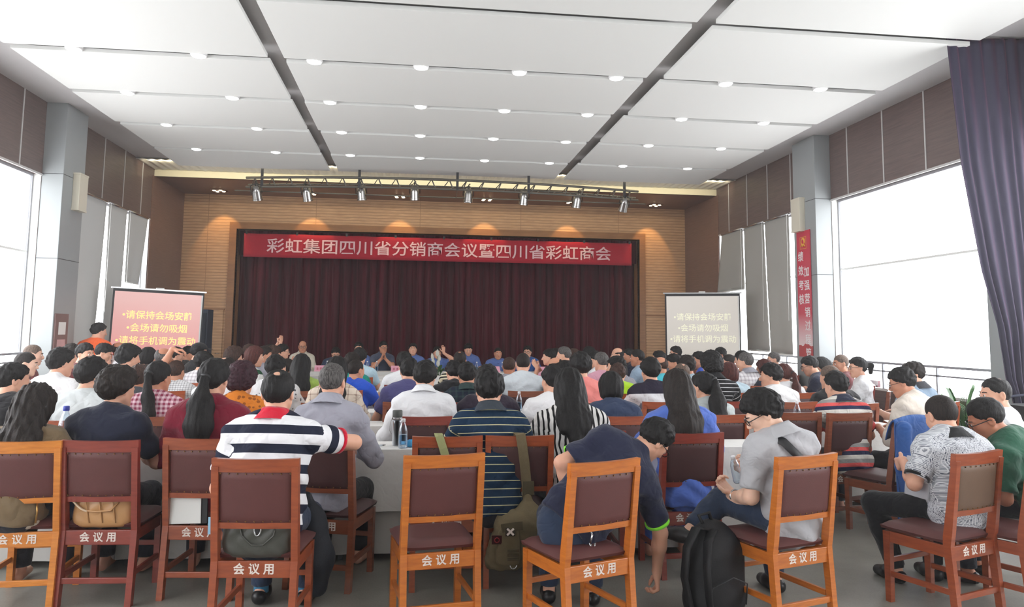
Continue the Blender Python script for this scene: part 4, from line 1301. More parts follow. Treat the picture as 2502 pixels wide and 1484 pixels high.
P(1652, 903, 5.2, 'person with very long dark hair in cornflower blue dress', 'dblue', style='long', hair='dark', drape=.36, amt=1.0, lean=8, hp=10, chair=False, hyaw=-6, sleeve=.9, female=True, wd=.96, g=.95, trousers=K['dblue'], bare=False)
# --- third seating row
P(38, 887, 6.1, 'person in black tee near the bright left windows, head turned right', 'black', style='short', hair='black', hyaw=40, face=12, lean=16, faceparts=True)
P(228, 876, 6.15, 'person with thick black hair in pale grey tee, head turned right', 'offwhite', style='big', hair='black', hyaw=35, face=6, lean=14, amt=1.1, collar=None)
P(390, 882, 6.3, 'person with long straight ponytail in pink plaid shirt', 'pinkplaid', style='tail', hair='black', tail=(.03, .52, .04, .02), hyaw=22, lean=6, sleeve=1.5, skin=1, **F)
P(594, 888, 6.25, 'person with short plum coloured hair in orange print blouse', 'orangeprint', style='curly', hair='purple', amt=1.1, lean=12, hyaw=14, sleeve=.8, **F)
P(1041, 884, 6.45, 'person with black hair in white shirt with rolled sleeves, centre of the hall', K['white'], style='big', hair='black', hyaw=14, lean=18, hp=14, sleeve=1.45, collar=K['white'])
P(1190, 893, 6.5, 'person with tousled black hair in plum black top', c_('plum_black_top', 46, 38, 52), style='big', hair='black', lean=10, hyaw=-8)
P(1349, 893, 6.45, 'person with black hair in white shirt left of the zebra blouse', c_('bright_white_shirt', 236, 236, 238), style='short', hair='black', hyaw=-22, lean=14, sleeve=1.5)
P(1491, 912, 6.4, 'person with shoulder length black hair in denim navy shirt', 'denim', style='bob', hair='black', amt=1.2, lean=16, hp=16, sleeve=1.2, drape=.2, **F)
P(1716, 909, 6.4, 'person with thick curly ponytail in grey white top', c_('grey_white_top', 186, 194, 194), style='tail', hair='black', tail=(.06, .40, .065, .03), hyaw=-25, lean=8, face=-4, amt=1.3, **F)
P(2038, 909, 6.45, 'person in red, navy and grey striped polo with black hair', 'redstripe', style='flat', hair='black', lean=14, hyaw=-14, face=-2, hp=14, collar=K['navy2'], chair=False, sleeve=.7, hem=-.14)
P(2192, 900, 6.3, 'person with glasses in cream white shirt looking down to the left', 'cream', style='short', hair='black', face=-24, hyaw=-32, hp=22, lean=16, glasses=True, faceparts=True, sleeve=1.2, amt=1.1, skin=1, g=1.08, chair=False)
creamp = list(INFO)[-1]
# --- fourth seating row
P(152, 853, 7.5, 'person in white shirt turning right, against the left windows', c_('sunlit_white_tee', 236, 236, 238), style='big', hair='black', hyaw=35, lean=14, face=8)
P(343, 891, 7.45, 'person with short brown hair in dark grey shirt behind the curly head', 'dgrey', style='short', hair='brown', hyaw=8, lean=16, skin=2)
P(432, 880, 7.5, 'person with cropped hair in black and white check shirt, forearm raised over head', 'check', style='crop', hair='brown', pose=('table', ((.03, .10, 1.38), (.9, .5, .35), (-1, .15, -.1), (0, 0, -1), .5)), lean=10, hyaw=12, skin=1)
P(556, 871, 7.45, 'person with thinning dark hair in white top with black straps', 'white', style='thin', hair='dark', hyaw=40, lean=12)
P(676, 867, 7.5, 'person with black hair in white shirt with dark motifs', 'print', style='short', hair='black', hyaw=30, lean=12, sleeve=1.3)
P(826, 873, 7.4, 'person with long black hair in cream plaid shirt', 'creamplaid', style='long', hair='black', drape=.40, hyaw=12, lean=12, face=6, amt=1.2, sleeve=1.3, **F)
P(871, 878, 7.65, 'person with faded haircut in royal blue tee', 'royal', style='buzz', hair='dark', hyaw=28, face=14, lean=10, skin=1, amt=1.2)
P(1002, 876, 7.6, 'person with black hair in dusty purple polo', 'purple', style='short', hair='black', hyaw=14, lean=18, hp=14, g=1.05)
P(1141, 885, 7.5, 'person with black hair in dark plaid shirt with two pale stripes', 'darkplaid', style='short', hair='black', hyaw=-8, lean=12, skin=1, collar=K['darkplaid'])
P(1588, 876, 7.55, 'person with black hair in white, grey and orange banded shirt', 'orange3', style='big', hair='black', lean=10, hyaw=-8, face=-2)
P(1737, 861, 7.6, 'person with wild black hair in black shirt with thin white stripes', 'bw', style='curly', hair='black', amt=1.1, lean=8, hyaw=-8, collar=K['bw'])
P(1882, 888, 7.5, 'person in white knit top with broad olive band', 'olive3', style='short', hair='black', hyaw=-50, face=-6, lean=8, faceparts=True, amt=1.2, pose=('table', 'chin'))
P(2026, 893, 7.45, 'person with cropped brown grey hair in black jacket', 'black', style='crop', hair='light', hyaw=-14, lean=16, face=-4, sleeve=1.85, collar=K['grey'], amt=1.3)
P(2228, 883, 7.4, 'person in grey blue shirt against the bright right window', 'greyblue', style='short', hair='dark', hyaw=-50, face=-22, lean=4, faceparts=True, collar=K['dgrey'])
# --- further rows, left side
P(66, 860, 8.7, 'person with short dark hair in navy polo leaning on table, left window side', 'navy2', style='crop', hair='dark', face=55, hyaw=15, lean=22, skin=3, faceparts=True)
P(83, 841, 9.8, 'older person with white grey hair, facing right by the left windows', 'redbrown', style='buzz', hair='light', face=50, hyaw=20, lean=4, skin=3, faceparts=True)
P(178, 843, 10.9, 'person with curly brown hair in brown print blouse, facing right', 'brownprint', style='curly', hair='dark', face=45, hyaw=25, lean=8, faceparts=True, **F)
P(210, 839, 11.0, 'person in red brown tee resting chin on hands, face towards camera', 'redbrown', style='short', hair='black', face=95, hyaw=20, lean=10, faceparts=True, pose='chin')
P(264, 841, 11.0, 'person with black hair in white polo bowing right', 'white', style='short', hair='black', face=50, hyaw=25, hp=28, lean=10, collar=K['white'], faceparts=True)
P(293, 835, 12.2, 'bald person in white polo, facing right before the left screen', 'white', style='bald', hair='dark', face=55, hyaw=25, lean=2, collar=K['white'], faceparts=True, skin=2)
P(317, 845, 8.6, 'person with bushy black hair in pale shirt, left block', 'lblue', style='big', hair='black', hyaw=38, lean=10, face=10, amt=1.5)
P(320, 839, 12.4, 'person with black hair in black top, lower edge of left screen', 'black', style='short', hair='black', face=30, hyaw=20, lean=6)
P(364, 850, 11.1, 'person with long dark hair in black dress by the left screen', 'black', style='bob', hair='black', face=20, hyaw=20, lean=6, **F)
P(402, 849, 9.9, 'older person with bald crown and grey sides, facing right', 'grey', style='bald', hair='grey', face=25, hyaw=35, lean=8, faceparts=True, skin=2)
P(432, 848, 11.0, 'person with black hair in dark brown shirt, facing right near left screen', 'brown', style='short', hair='black', face=30, hyaw=35, lean=8)
P(463, 846, 12.1, 'person in dark vest over white sleeves, facing right', 'black', style='short', hair='black', face=55, hyaw=25, lean=6, faceparts=True, sleeve=.3, skin=1)
cap = P(489, 838, 12.4, 'person with black cap facing right beside the dark loudspeaker', 'black', style='short', hair='black', face=50, hyaw=20, lean=4, faceparts=True)
P(499, 860, 8.7, 'person with black hair in pale patterned shirt, hands held up', 'whiteplaid', style='big', hair='black', hyaw=25, face=15, lean=10, pose='clap')
P(574, 850, 9.9, 'person with big curly brown hair in black blouse', 'black', style='curly', hair='brown', hyaw=35, face=20, lean=8, amt=1.3, **F)
P(612, 841, 12.4, 'person with brown hair behind the auburn bob', 'brown', style='short', hair='brown', face=30, hyaw=20)
P(624, 847, 9.95, 'person with auburn bob in green and white top, facing right', 'greenwhite', style='bob', hair='auburn', face=45, hyaw=28, lean=8, faceparts=True, **F)
P(648, 846, 11.2, 'person with dark hair in grey shirt, profile beside the auburn bob', 'grey', style='short', hair='dark', face=50, hyaw=30, lean=8, faceparts=True, skin=1)
P(670, 847, 11.0, 'person with curly brown hair in dark top, left of the clapping one', 'dgrey', style='curly', hair='brown', face=40, hyaw=30, lean=8, **F)
P(692, 841, 12.2, 'person with glasses in dark brown shirt clapping, facing right', 'brown', style='short', hair='black', face=60, hyaw=20, lean=8, glasses=True, faceparts=True, pose='clap')
P(662, 842, 13.4, 'person in beige top clapping high in front of the stage curtain', 'cream', style='short', hair='dark', face=40, hyaw=20, lean=4, pose=((.04, .28, 1.30), (.8, .0, -.8), (-.2, .3, .9), (-1, 0, 0), .15))
P(738, 866, 8.7, 'person with long black hair in yellow green vest', 'yelgreen', style='long', hair='black', drape=.45, lean=4, hyaw=8, amt=1.1, **F)
P(704, 877, 8.6, 'person with brown cropped hair beside the yellow green vest', 'olive', style='crop', hair='dark', hyaw=30, lean=12, skin=2)
# --- further rows, middle
P(880, 851, 11.1, 'person with black hair in pale blue shirt before the head table', 'lblue', style='big', hair='black', hyaw=8)
P(862, 861, 9.8, 'person with dark brown hair in teal tee', 'teal', style='short', hair='dark', hyaw=18, face=10, lean=8)
P(989, 861, 9.7, 'person with black hair in white shirt behind the purple polo', 'white', style='big', hair='black', hyaw=12, lean=14)
P(1124, 857, 9.95, 'person with thinning crown in cream and black stripes', 'cstripe', style='thin', hair='dark', hyaw=6, lean=12, skin=2)
P(1109, 881, 8.7, 'person with black hair in black tee right of the flowers', 'black', style='short', hair='black', hyaw=-10, lean=14)
P(1278, 862, 8.85, 'person with cropped hair in broad pale blue grey tee', c_('pale_blue_grey_tee', 206, 214, 220), style='buzz', hair='dark', hyaw=4, lean=12, g=1.12, wd=1.12, amt=1.6)
P(1244, 872, 9.95, 'person with cropped brown hair in grey tee', 'grey', style='crop', hair='brown', hyaw=6, lean=10, skin=2)
# --- further rows, right side
P(1341, 853, 12.1, 'person in pink shirt clapping, profile to the left', 'pink', style='short', hair='black', face=-60, hyaw=-20, lean=8, faceparts=True, pose='clap')
P(1357, 851, 13.3, 'person with glasses and black hair facing left, before the curtain', 'dgrey', style='short', hair='black', face=-55, hyaw=-20, faceparts=True, glasses=True)
P(1377, 847, 12.4, 'person with grey black hair in olive shirt, facing left', 'olive', style='crop', hair='grey', face=-50, hyaw=-20, lean=6, faceparts=True, amt=1.5)
P(1356, 872, 9.9, 'person with bald crown in pale grey shirt, facing left', 'lgrey', style='bald', hair='dark', face=-35, hyaw=-25, lean=8, faceparts=True, skin=1)
P(1400, 853, 12.3, 'person with brown hair in brown blouse beside the grey black head', 'brown', style='bob', hair='brown', face=-30, hyaw=-20, **F)
P(1381, 881, 8.7, 'person with black hair in navy tee left of the salmon shirt', 'navy', style='short', hair='black', hyaw=-12, lean=10)
P(1418, 864, 8.6, 'person with dense black hair in salmon pink shirt', 'salmon', style='big', hair='black', hyaw=-10, lean=4, amt=1.3)
P(1468, 860, 9.8, 'person with grey hair in soft pink polo', 'pink', style='crop', hair='grey', hyaw=-20, face=-8, lean=6, amt=1.3)
P(1438, 847, 13.4, 'person with long black hair facing left, far right block', 'black', style='long', hair='black', face=-50, hyaw=-15, faceparts=True, **F)
P(1453, 858, 11.2, 'person with black hair in white tee, facing left behind pink polo', 'white', style='short', hair='black', face=-45, hyaw=-25, faceparts=True)
P(1508, 849, 12.4, 'person with high forehead in black jacket, profile to the left', 'black', style='bald', hair='black', face=-65, hyaw=-22, lean=4, faceparts=True, sleeve=1.8)
P(1505, 870, 9.9, 'person with black hair in grey shirt behind the lime green tee', 'grey', style='short', hair='black', face=-40, hyaw=-25, faceparts=True)
P(1536, 852, 12.2, 'person in navy shirt, profile left, beside the grey polo', 'navy', style='short', hair='black', face=-65, hyaw=-22, faceparts=True, skin=1)
P(1556, 854, 11.2, 'person with black hair in blue grey shirt looking left', 'greyblue', style='crop', hair='black', face=-50, hyaw=-22, lean=6, faceparts=True, skin=2, amt=1.5)
P(1508, 888, 8.6, 'person with cropped brown hair in lime green tee', 'lime', style='flat', hair='brown', hyaw=-6, lean=18, hp=16, amt=.8)
P(1612, 871, 9.9, 'person with bald red head in turquoise tee, facing left', 'turq', style='bald', hair='brown', face=-35, hyaw=-30, lean=12, faceparts=True, skin=1)
P(1609, 857, 11.2, 'person with black hair in dark top left of the right screen', 'dgrey', style='short', hair='black', face=-40, hyaw=-15)
P(1640, 866, 11.0, 'person in blue grey shirt bowing left before the right screen', 'greyblue', style='short', hair='black', face=-50, hyaw=-28, hp=24, lean=12, faceparts=True, skin=1)
P(1650, 846, 13.6, 'person with black hair in navy top, lower left of right screen', 'navy', style='short', hair='black', face=-60, hyaw=-20, faceparts=True)
P(1664, 851, 12.3, 'person with black hair in grey polo, middle of right screen', 'lgrey', style='crop', hair='black', face=-55, hyaw=-20, faceparts=True, amt=1.4)
P(1678, 868, 9.95, 'person with brown grey hair in pale blue shirt behind the long hair', 'lblue', style='short', hair='dark', hyaw=-15, lean=8, skin=1)
P(1665, 887, 8.6, 'person with thin brown grey hair behind the very long dark hair', 'grey', style='thin', hair='light', hyaw=-14, lean=12)
P(1707, 859, 11.2, 'person with black hair in bright blue tee, facing left', 'royal', style='short', hair='black', face=-60, hyaw=-20, faceparts=True, skin=1)
P(1759, 849, 13.5, 'person with black hair in navy shirt at right edge of right screen', 'navy', style='short', hair='black', face=-65, hyaw=-22, faceparts=True, skin=2)
P(1779, 866, 11.0, 'person with short brown black hair in pink top, facing left', 'pink', style='crop', hair='dark', face=-40, hyaw=-25, lean=6, faceparts=True, amt=1.4)
P(1780, 887, 8.65, 'person with short auburn hair in pale blue blouse', c_('pale_aqua_blouse', 190, 212, 224), style='bob', hair='auburn', hyaw=-10, lean=8, face=-6, sleeve=.8, **F)
P(1820, 861, 9.75, 'person with greying hair in white plaid shirt with black bag strap', 'whiteplaid', style='crop', hair='grey', hyaw=-30, face=-14, lean=8, amt=1.5, collar=K['grey'])
P(1812, 858, 12.1, 'person with long black hair in navy top, waving', 'navy', style='bob', hair='black', face=-30, hyaw=-20, pose=('clap', 'table'), **F)
P(1889, 860, 12.0, 'person with cropped hair in dark jacket by the right blinds', 'dgrey', style='crop', hair='grey', face=-60, hyaw=-20, faceparts=True, amt=1.3)
P(1866, 879, 9.7, 'person with auburn hair in navy blouse, right block', 'navy', style='bob', hair='auburn', face=-25, hyaw=-25, faceparts=True, **F)
P(1912, 888, 8.6, 'person with reddish brown ponytail in white blouse', 'white', style='tail', hair='auburn', tail=(.02, .34, .04, .05), hyaw=-20, face=-8, lean=4, **F)
P(1970, 871, 9.7, 'person with glasses in navy polo writing, facing left by the pier', 'navy2', style='short', hair='black', face=-55, hyaw=-15, hp=24, lean=12, glasses=True, faceparts=True, pose='fold')
P(2000, 874, 9.75, 'person with long black hair bowing left beside the navy polo', 'black', style='long', hair='black', face=-35, hyaw=-25, hp=24, lean=12, faceparts=True, drape=.3, **F)
P(2053, 866, 9.8, 'person with cropped grey hair in red brown tee, profile left by window', 'redbrown', style='buzz', hair='light', face=-60, hyaw=-25, faceparts=True, skin=1, amt=1.5)
P(2094, 872, 8.75, 'person with glasses and looped ponytail in white blouse, profile left', 'white', style='tail', hair='black', tail=(.02, .10, .035, .0), face=-55, hyaw=-25, lean=4, glasses=True, faceparts=True, **F)
P(2429, 921, 5.3, 'person with balding head in white shirt at right edge, profile left', 'white', style='thin', hair='black', face=-50, hyaw=-30, lean=8, faceparts=True, row=False, hs=1.02)
P(245, 789, 12.1, 'standing person in orange polo left of the projection screen', 'orange', row=False, chair=False, stand=True, pose='down', style='short', hair='black', face=10, hyaw=40, hp=12, lean=3, sleeve=.8)
# --- head table, facing the hall
def HP(px, py, label, shirt, Y=16.2, **kw):
    kw.setdefault('face', 178); kw.setdefault('hyaw', 0)
    P(px, py, Y, label, shirt, row=False, chair=False, faceparts=True, style=kw.pop('style', 'short'), hair=kw.pop('hair', 'black'), **kw)
    i = INFO[list(INFO)[-1]]; l = i['loc']
    make_chair((l[0], l[1] - .02, 0), 180, ' '.join(('blue padded chair under the %s' % label.split(',')[0].replace('person', 'sitter')).split()[:16]), W_BROWN, PADB, 'chairs at the head table', text=False, detail=False)
HP(740, 832, 'person in white shirt speaking into microphone, bald, at the head table', 'ivory', style='bald', face=170, glasses=True, skin=1, collar=K['ivory'], sleeve=1.8, pose='fold')
HP(821, 850, 'person in dark blue jacket with glasses, head lowered, head table', 'denim', hp=26, face=170, glasses=True, lean=18)
HP(877, 836, 'person in work blue shirt with glasses, second row of bottles, head table', 'blue', glasses=True)
HP(937, 834, 'person in slate grey polo clapping at the head table', 'slate', pose='clap', glasses=True, face=172, hyaw=-12, skin=1, collar=K['slate'])
HP(1009, 839, 'person in work blue shirt looking up, left of the flowers', 'blue', hp=-4, collar=K['blue'])
HP(1069, 847, 'person in work blue shirt raising one hand behind the flowers', 'blue', pose=('fold', ((.13, .20, 1.12), (.9, .1, -.7), (-.1, .15, 1), (-.3, 1, 0), .2)))
HP(1145, 840, 'person in work blue shirt bowing head, right of the flowers', 'blue', hp=24, collar=K['blue'])
HP(1217, 849, 'person in work blue shirt over black collar, cropped hair, head table', 'blue', style='buzz', collar=K['black'], skin=1)
HP(1289, 845, 'person in royal blue jacket with glasses, right end of head table', K['jacketblue'], glasses=True, hyaw=20, sleeve=1.9)
# ------------------------------------------------------------------ nearest row: explicit chairs and people
ch0 = chair_at(52, 1068, 4.72, -3, 'light amber wooden chair at far left edge, silver beige bag on its seat', W_AMBER, PAD)
ch1 = chair_at(247, 1062, 4.74, 3, 'red brown chair holding a tan leather handbag behind its back rail', W_CHERRY, PAD)
ch2 = chair_at(492, 1058, 4.80, 6, 'orange brown chair with white papers stuck behind its back rail', W_RED, PAD)
ch3 = chair_at(783, 1078, 4.9, 16, 'brown chair under the grey haired sitter, partly behind striped sleeve', W_BROWN, PADD)
ch4 = chair_at(1094, 1066, 4.84, -2, 'empty chair at the front table with a pale green strap over its back', W_RED, PADD)
ch5 = chair_at(1270, 1063, 4.86, 0, 'chair with a green canvas messenger bag hung on its back', W_RED, PADD)
ch6 = chair_at(1450, 1050, 5.06, 3, 'chair under the zebra blouse sitter, behind the bending navy polo', W_CHERRY, PADD)
ch7 = chair_at(1692, 1064, 4.94, -4, 'chair under the sitter in cornflower dress, lettering on rear apron', W_CHERRY, PADD)
chJ = chair_at(2076, 1019, 6.15, -8, 'chair under the sitter in red, navy and grey stripes', W_BROWN, PADD)
chK = chair_at(1945, 1019, 6.2, 4, 'empty chair in the third seating row behind the grey polo youth', W_BROWN, PADD)
fA = chair_at(627, 1105, 4.06, 5, 'nearest chair on the left with olive grey handbag on its seat', W_RED, PAD)
fB = chair_at(1087, 1108, 4.14, -10, 'empty orange chair in front centre, bare leatherette seat in view', W_ORANGE, PAD)
fC = chair_at(1478, 1134, 3.9, -22, 'orange chair turned left under the bending navy polo', W_ORANGE, PAD)
fD = chair_at(1971, 1130, 4.02, -18, 'orange chair turned left under the youth in light grey polo', W_ORANGE, PAD)
fE = chair_at(2389, 1129, 4.08, -20, 'chair with worn olive brown back pad at right', W_RED, PADO)
fF = chair_at(2560, 1150, 4.1, -26, 'chair at right edge under the sitter in dark green tee', W_RED, PAD)
SHOE = leather('black_shoe_leather', srgb(26, 25, 27), .35, .05)
def seat_of(ch, fwd=.03, rt=0.0):
    f = -ch.rotation_euler.z
    return (ch.location.x + math.sin(f) * fwd + math.cos(f) * rt, ch.location.y + math.cos(f) * fwd - math.sin(f) * rt)
def hand_at(px, py, Y, loc, face, q):
    """pixel of a wrist -> person-local target for the arm on side q"""
    W_ = atY(px, py, Y); f = math.radians(face); d = W_ - np.array([loc[0], loc[1], 0])
    l = rotz(f) @ d
    return (l[0] * q, l[1], l[2])
make_person(atY(682, 903, 4.5), face=8, hyaw=-2, hp=6, lean=12, style='thin', hair='black', amt=1.5, shirt=K['rugby'], sleeve=.66, collar=RED, cuff=RED, g=1.14, wd=1.16, hs=1.03,
    pose=(((.16, .30, .93), (1, -.15, .1), (-.9, .5, 0), (0, 0, -1), .4), 'lap'), label='person in navy and white rugby shirt with red collar', trousers=JEANS, shoes=SHOE, skin=0, socks=cloth('blue_socks', srgb(60, 130, 170)))
# bending person
a = seat_of(fC, .05, .0)
make_person((0, 5, 1.2), at=a, sc=1.16, face=12, lean=31, side=48, hyaw=46, hp=50, style='short', hair='black', shirt=K['navy2'], sleeve=.78, cuff=cloth('neon_lime_trim', srgb(140, 240, 60)), collar=None,
    pose=((hand_at(1606, 1405, 4.5, a, 12, 1), (.5, -.1, .4), (.03, .12, -1), (-1, 0, 0), .75), (hand_at(1400, 1225, 4.4, a, 12, -1), (.9, -.6, .5), (-.6, .6, -.3), (0, 0, -1), .5)), glasses=True, faceparts=True, label='person bending over to the right in navy polo with neon trim', trousers=JEANS, shoes=SHOE, g=1.05, hem=-.05)
bent_loc = a
l2 = atY(1938, 1340, 4.2)
make_person(atY(1838, 962, 4.34), sc=None, face=-14, lean=8, side=-4, hyaw=-58, hp=34, style='big', hair='black', amt=1.25, shirt=K['lgrey'], sleeve=.8, collar=K['lgrey'],
    pose=((hand_at(1835, 1165, 4.55, l2, -14, 1), (.8, -.2, -.6), (-.6, .5, .5), (-.3, -.5, .8), .7), (hand_at(1793, 1215, 4.42, l2, -14, -1), (.35, -.5, -.9), (.5, .5, .6), (.2, -.5, .8), .7)), glasses=True, faceparts=True, label='youth in light grey polo with black glasses and shoulder strap', trousers=JEANS, shoes=SHOE, g=.92, wd=.97, skin=3, hem=-.16,
    legs=(((.16, .43, .52), (.20, .40, .09)), ((-.20, .40, .58), (-.44, .36, .44))))
youth = list(INFO)[-1]
make_person(atY(2288, 973, 4.58), face=-5, lean=10, side=1, hyaw=4, hp=24, style='buzz', hair='dark', amt=2.0, shirt=K['maze'], sleeve=.80, collar=K['black'], cuff=K['black'], hs=1.03,
    pose=('lap', ((.20, .24, .80), (.6, -.5, -.9), (-.2, .8, -.3), (-1, 0, 0), .4)), label='person in grey white dash print shirt with black collar', trousers=cloth('black_trousers', srgb(28, 29, 33)), shoes=SHOE, g=1.1, wd=1.08, hem=-.16,
    legs=(((.14, .43, .50), (.12, .40, .09)), ((-.28, .44, .50), (-.16, .40, .09))))
dash = list(INFO)[-1]
make_person(atY(2385, 976, 4.6), face=-40, lean=22, side=-14, hyaw=-22, hp=30, style='crop', hair='black', amt=1.5, shirt=K['green'], sleeve=.8, glasses=True, faceparts=True, hs=1.04,
    pose='lap', label='person in dark green tee with glasses leaning in at right edge', trousers=TROUSERS, shoes=SHOE, g=1.1, wd=1.05, skin=2)
# ------------------------------------------------------------------ stage: curtain, banner, truss, lamps
def mat_velvet(name, a, b):
    t = NT(name); v = t.coords('Object', (3, 3, .15)); n = t.noise(v, 3, 3)
    t.base(t.ramp(n, [(.35, a), (.75, b)])); t.set(Roughness=.7, Specular_IOR_Level=.25, Sheen_Weight=.25, Sheen_Tint=(.6, .1, .15, 1))
    return t.m
M_CURT = mat_velvet('maroon_velvet', srgb(44, 8, 18), srgb(84, 14, 34))
def pleat(width, n, amp, z0, z1, y, ph=0.0):
    def fn(u, v):
        a = u * n * 2 * math.pi + ph
        s_ = math.sin(a) + .35 * math.sin(2.3 * a + 1)
        return Vector((-width / 2 + width * u + .012 * math.sin(a * 2), y + amp * s_ * (.75 + .25 * v), z1 + (z0 - z1) * v))
    return fn
cx_ = (OX0 + OX1) / 2
e = empty('stage_curtain', (cx_, 18.42, 0)); tag(e, 'wide dark maroon pleated stage curtain behind the head table', 'curtain')
half = (OX1 - OX0) / 2
for nm, x0, wd_, ph in (('curtain_half', -half / 2, half + .1, 0), ('curtain_half', half / 2, half + .1, 1.1)):
    mb = MB(); mb.grid(pleat(wd_, 17, .055, .02, 3.95, 0, ph), 420, 8, .006)
    o = mb.build(nm, M_CURT, e, True); o.location = (x0, 0 if x0 < 0 else .02, 0)
mb = MB(); mb.grid(pleat(2 * half + .06, 46, .03, 3.30, 3.98, -.14), 600, 4, .005)
mb.build('valance', mat_velvet('valance_velvet', srgb(70, 26, 36), srgb(96, 34, 46)), e, True)
MB().tube([(-half - .05, .0, 3.97), (half + .05, .0, 3.97)], .02).build('curtain_rail', M_DARKMETAL, e, True)

M_BANNER = cloth('banner_red_cloth', srgb(158, 30, 50), .8, .05, crease=.15)
M_BTXT = mat_plain('banner_letter_pink_white', srgb(214, 182, 188), .8, .2, vary=.03)
YBAN = 17.93
A_, B_ = atY(597, 570, YBAN), atY(1543, 595, YBAN); C_ = atY(597, 629, YBAN); D_ = atY(1540, 648, YBAN)
bx0, bx1, bz0, bz1 = A_[0], B_[0], (C_[2] + D_[2]) / 2, (A_[2] + B_[2]) / 2
ban = empty('hanging_banner', ((bx0 + bx1) / 2, YBAN, (bz0 + bz1) / 2)); tag(ban, 'long red cloth banner with pale Chinese lettering above the stage curtain', 'banner')
mb = MB(); bw_, bh_ = bx1 - bx0, bz1 - bz0
mb.grid(lambda u, v: Vector((-bw_ / 2 + bw_ * u, .004 * math.sin(u * 40) + .006 * math.sin(u * 90 + 3 * v) * (v - .5), bh_ / 2 - bh_ * v + .006 * math.sin(u * 14 * math.pi) ** 2 * (1 - v) * -1)), 160, 6, .003)
mb.build('cloth', M_BANNER, ban, True)
S_ = '彩虹集团四川省分销商会议暨四川省彩虹商会'
tx0, tx1 = atY(652, 600, YBAN)[0], atY(1493, 617, YBAN)[0]
pitch = (tx1 - tx0) / (len(S_) - .08)
tm = text_mesh(S_, .40, .0042, .002, 1.0)
w0 = max(v.co.x for v in tm.vertices) - min(v.co.x for v in tm.vertices); h0 = max(v.co.y for v in tm.vertices) - min(v.co.y for v in tm.vertices)
mx = (max(v.co.x for v in tm.vertices) + min(v.co.x for v in tm.vertices)) / 2; my = (max(v.co.y for v in tm.vertices) + min(v.co.y for v in tm.vertices)) / 2
k_ = (tx1 - tx0) / w0; kz = .345 / h0
tm.transform(Matrix.Translation(((tx0 + tx1) / 2 - ban.location.x, -.016, .0)) @ Matrix.Rotation(math.pi / 2, 4, 'X') @ Matrix.Diagonal((k_, kz, 1, 1)) @ Matrix.Translation((-mx, -my, 0)))
link('lettering', tm, ban, M_BTXT)
for i in range(9):
    x = -bw_ / 2 + .05 + (bw_ - .1) * i / 8
    MB().box((x - .02, -.01, bh_ / 2 - .02), (x + .02, .02, bh_ / 2 + .05)).build('clip', M_BLACK, ban)

# truss, bowed towards the hall
tr = empty('lighting_truss', (.55, 15.0, 4.5)); tag(tr, 'long grey lattice lighting truss hanging under the ceiling before the stage', 'lighting truss')
def tpt(u, dz=0, dy=0):
    x = -3.95 + 7.9 * u; bow = 1 - (2 * u - 1) ** 2
    return Vector((x, .15 - .50 * bow + dy, .03 + dz))
M_TRUSS = mat_plain('truss_grey_metal', srgb(110, 106, 98), .45, .5, metal=.5, vary=.06)
MB().tube([tpt(i / 24) for i in range(25)], .025, 8).build('top_chord', M_TRUSS, tr, True)
MB().tube([tpt(i / 24, -.185) for i in range(25)], .021, 8).build('bottom_chord', M_TRUSS, tr, True)
MB().tube([tpt(i / 24, -.10, .2) for i in range(25)], .017, 8).build('rear_chord', M_TRUSS, tr, True)
mb = MB()
for i in range(23):
    u = (i + .5) / 23
    mb.tube([tpt(u), tpt(u + .010 * (1 if u > .5 else -1) * -1, -.185)], .014, 6); mb.tube([tpt(u), tpt(u - .012, -.10, .2)], .009, 6)
    mb.tube([tpt(u, -.185), tpt(u + .014, -.10, .2)], .008, 6)
mb.build('lattice', M_TRUSS, tr, True)
MB().tube([(-4.15, .12, -.235), (4.1, .12, -.235)], .012, 8).build('lamp_pipe', M_TRUSS, tr, True)
for u in (.04, .28, .52, .70, .96):
    p = tpt(u); MB().box((p.x - .024, p.y - .02, p.z - .2), (p.x + .024, p.y + .02, ZP + .1 - 4.5)).build('hanger', M_DARKMETAL, tr)
    MB().tube([tpt(u, -.185), Vector((p.x, .12, -.235))], .009, 6).build('bracket', M_TRUSS, tr)
M_CHROME = mat_plain('par_can_aluminium', srgb(172, 170, 168), .22, .5, metal=1.0, vary=.08)
proto = None
for i, (px, py) in enumerate([(627, 474), (750, 476), (883, 474), (1013, 474), (1144, 480), (1280, 486), (1410, 493), (1525, 502)]):
    P_ = atY(px, py, 15.1)
    if proto is None:
        e = empty('stage_spotlight', (0, 0, 0))
        can = MB().lathe([(.012, .165), (.05, .155), (.078, .11), (.086, .06), (.086, .045), (.092, .04), (.092, -.10), (.098, -.105), (.098, -.135), (.088, -.135), (.08, -.11)], 24).build('housing', M_CHROME, e, 35)
        MB().lathe([(.001, -.108), (.08, -.108), (.079, -.112)], 20).build('lens', mat_plain('lamp_lens', srgb(120, 116, 108), .15, .5, vary=.05), e)
        MB().tube([(-.105, 0, .0), (-.105, 0, .16), (0, 0, .20), (.105, 0, .16), (.105, 0, .0)], .009, 6).build('yoke', M_BLACK, e, True)
        MB().tube([(.0, 0, .165), (.0, .02, .22), (.03, .02, .25)], .012, 6).build('cable', M_BLACK, e, True)
        proto = e
    else: e = copy_tree(proto)
    e.location = (P_[0], 15.12, P_[2] + .01)
    e.rotation_euler = (math.radians((14, 12, 8, 10, 6, 10, 10, 16)[i]), math.radians((-14, -12, -6, -2, 2, 5, 9, 18)[i]), 0)
    e.rotation_euler.z = (.4, .3, .1, 0, 0, -.1, -.2, -.5)[i]
    tag(e, 'silver can spotlight on the truss, %s from left' % ORD[i], 'stage light', 'can spotlights hanging from the truss')

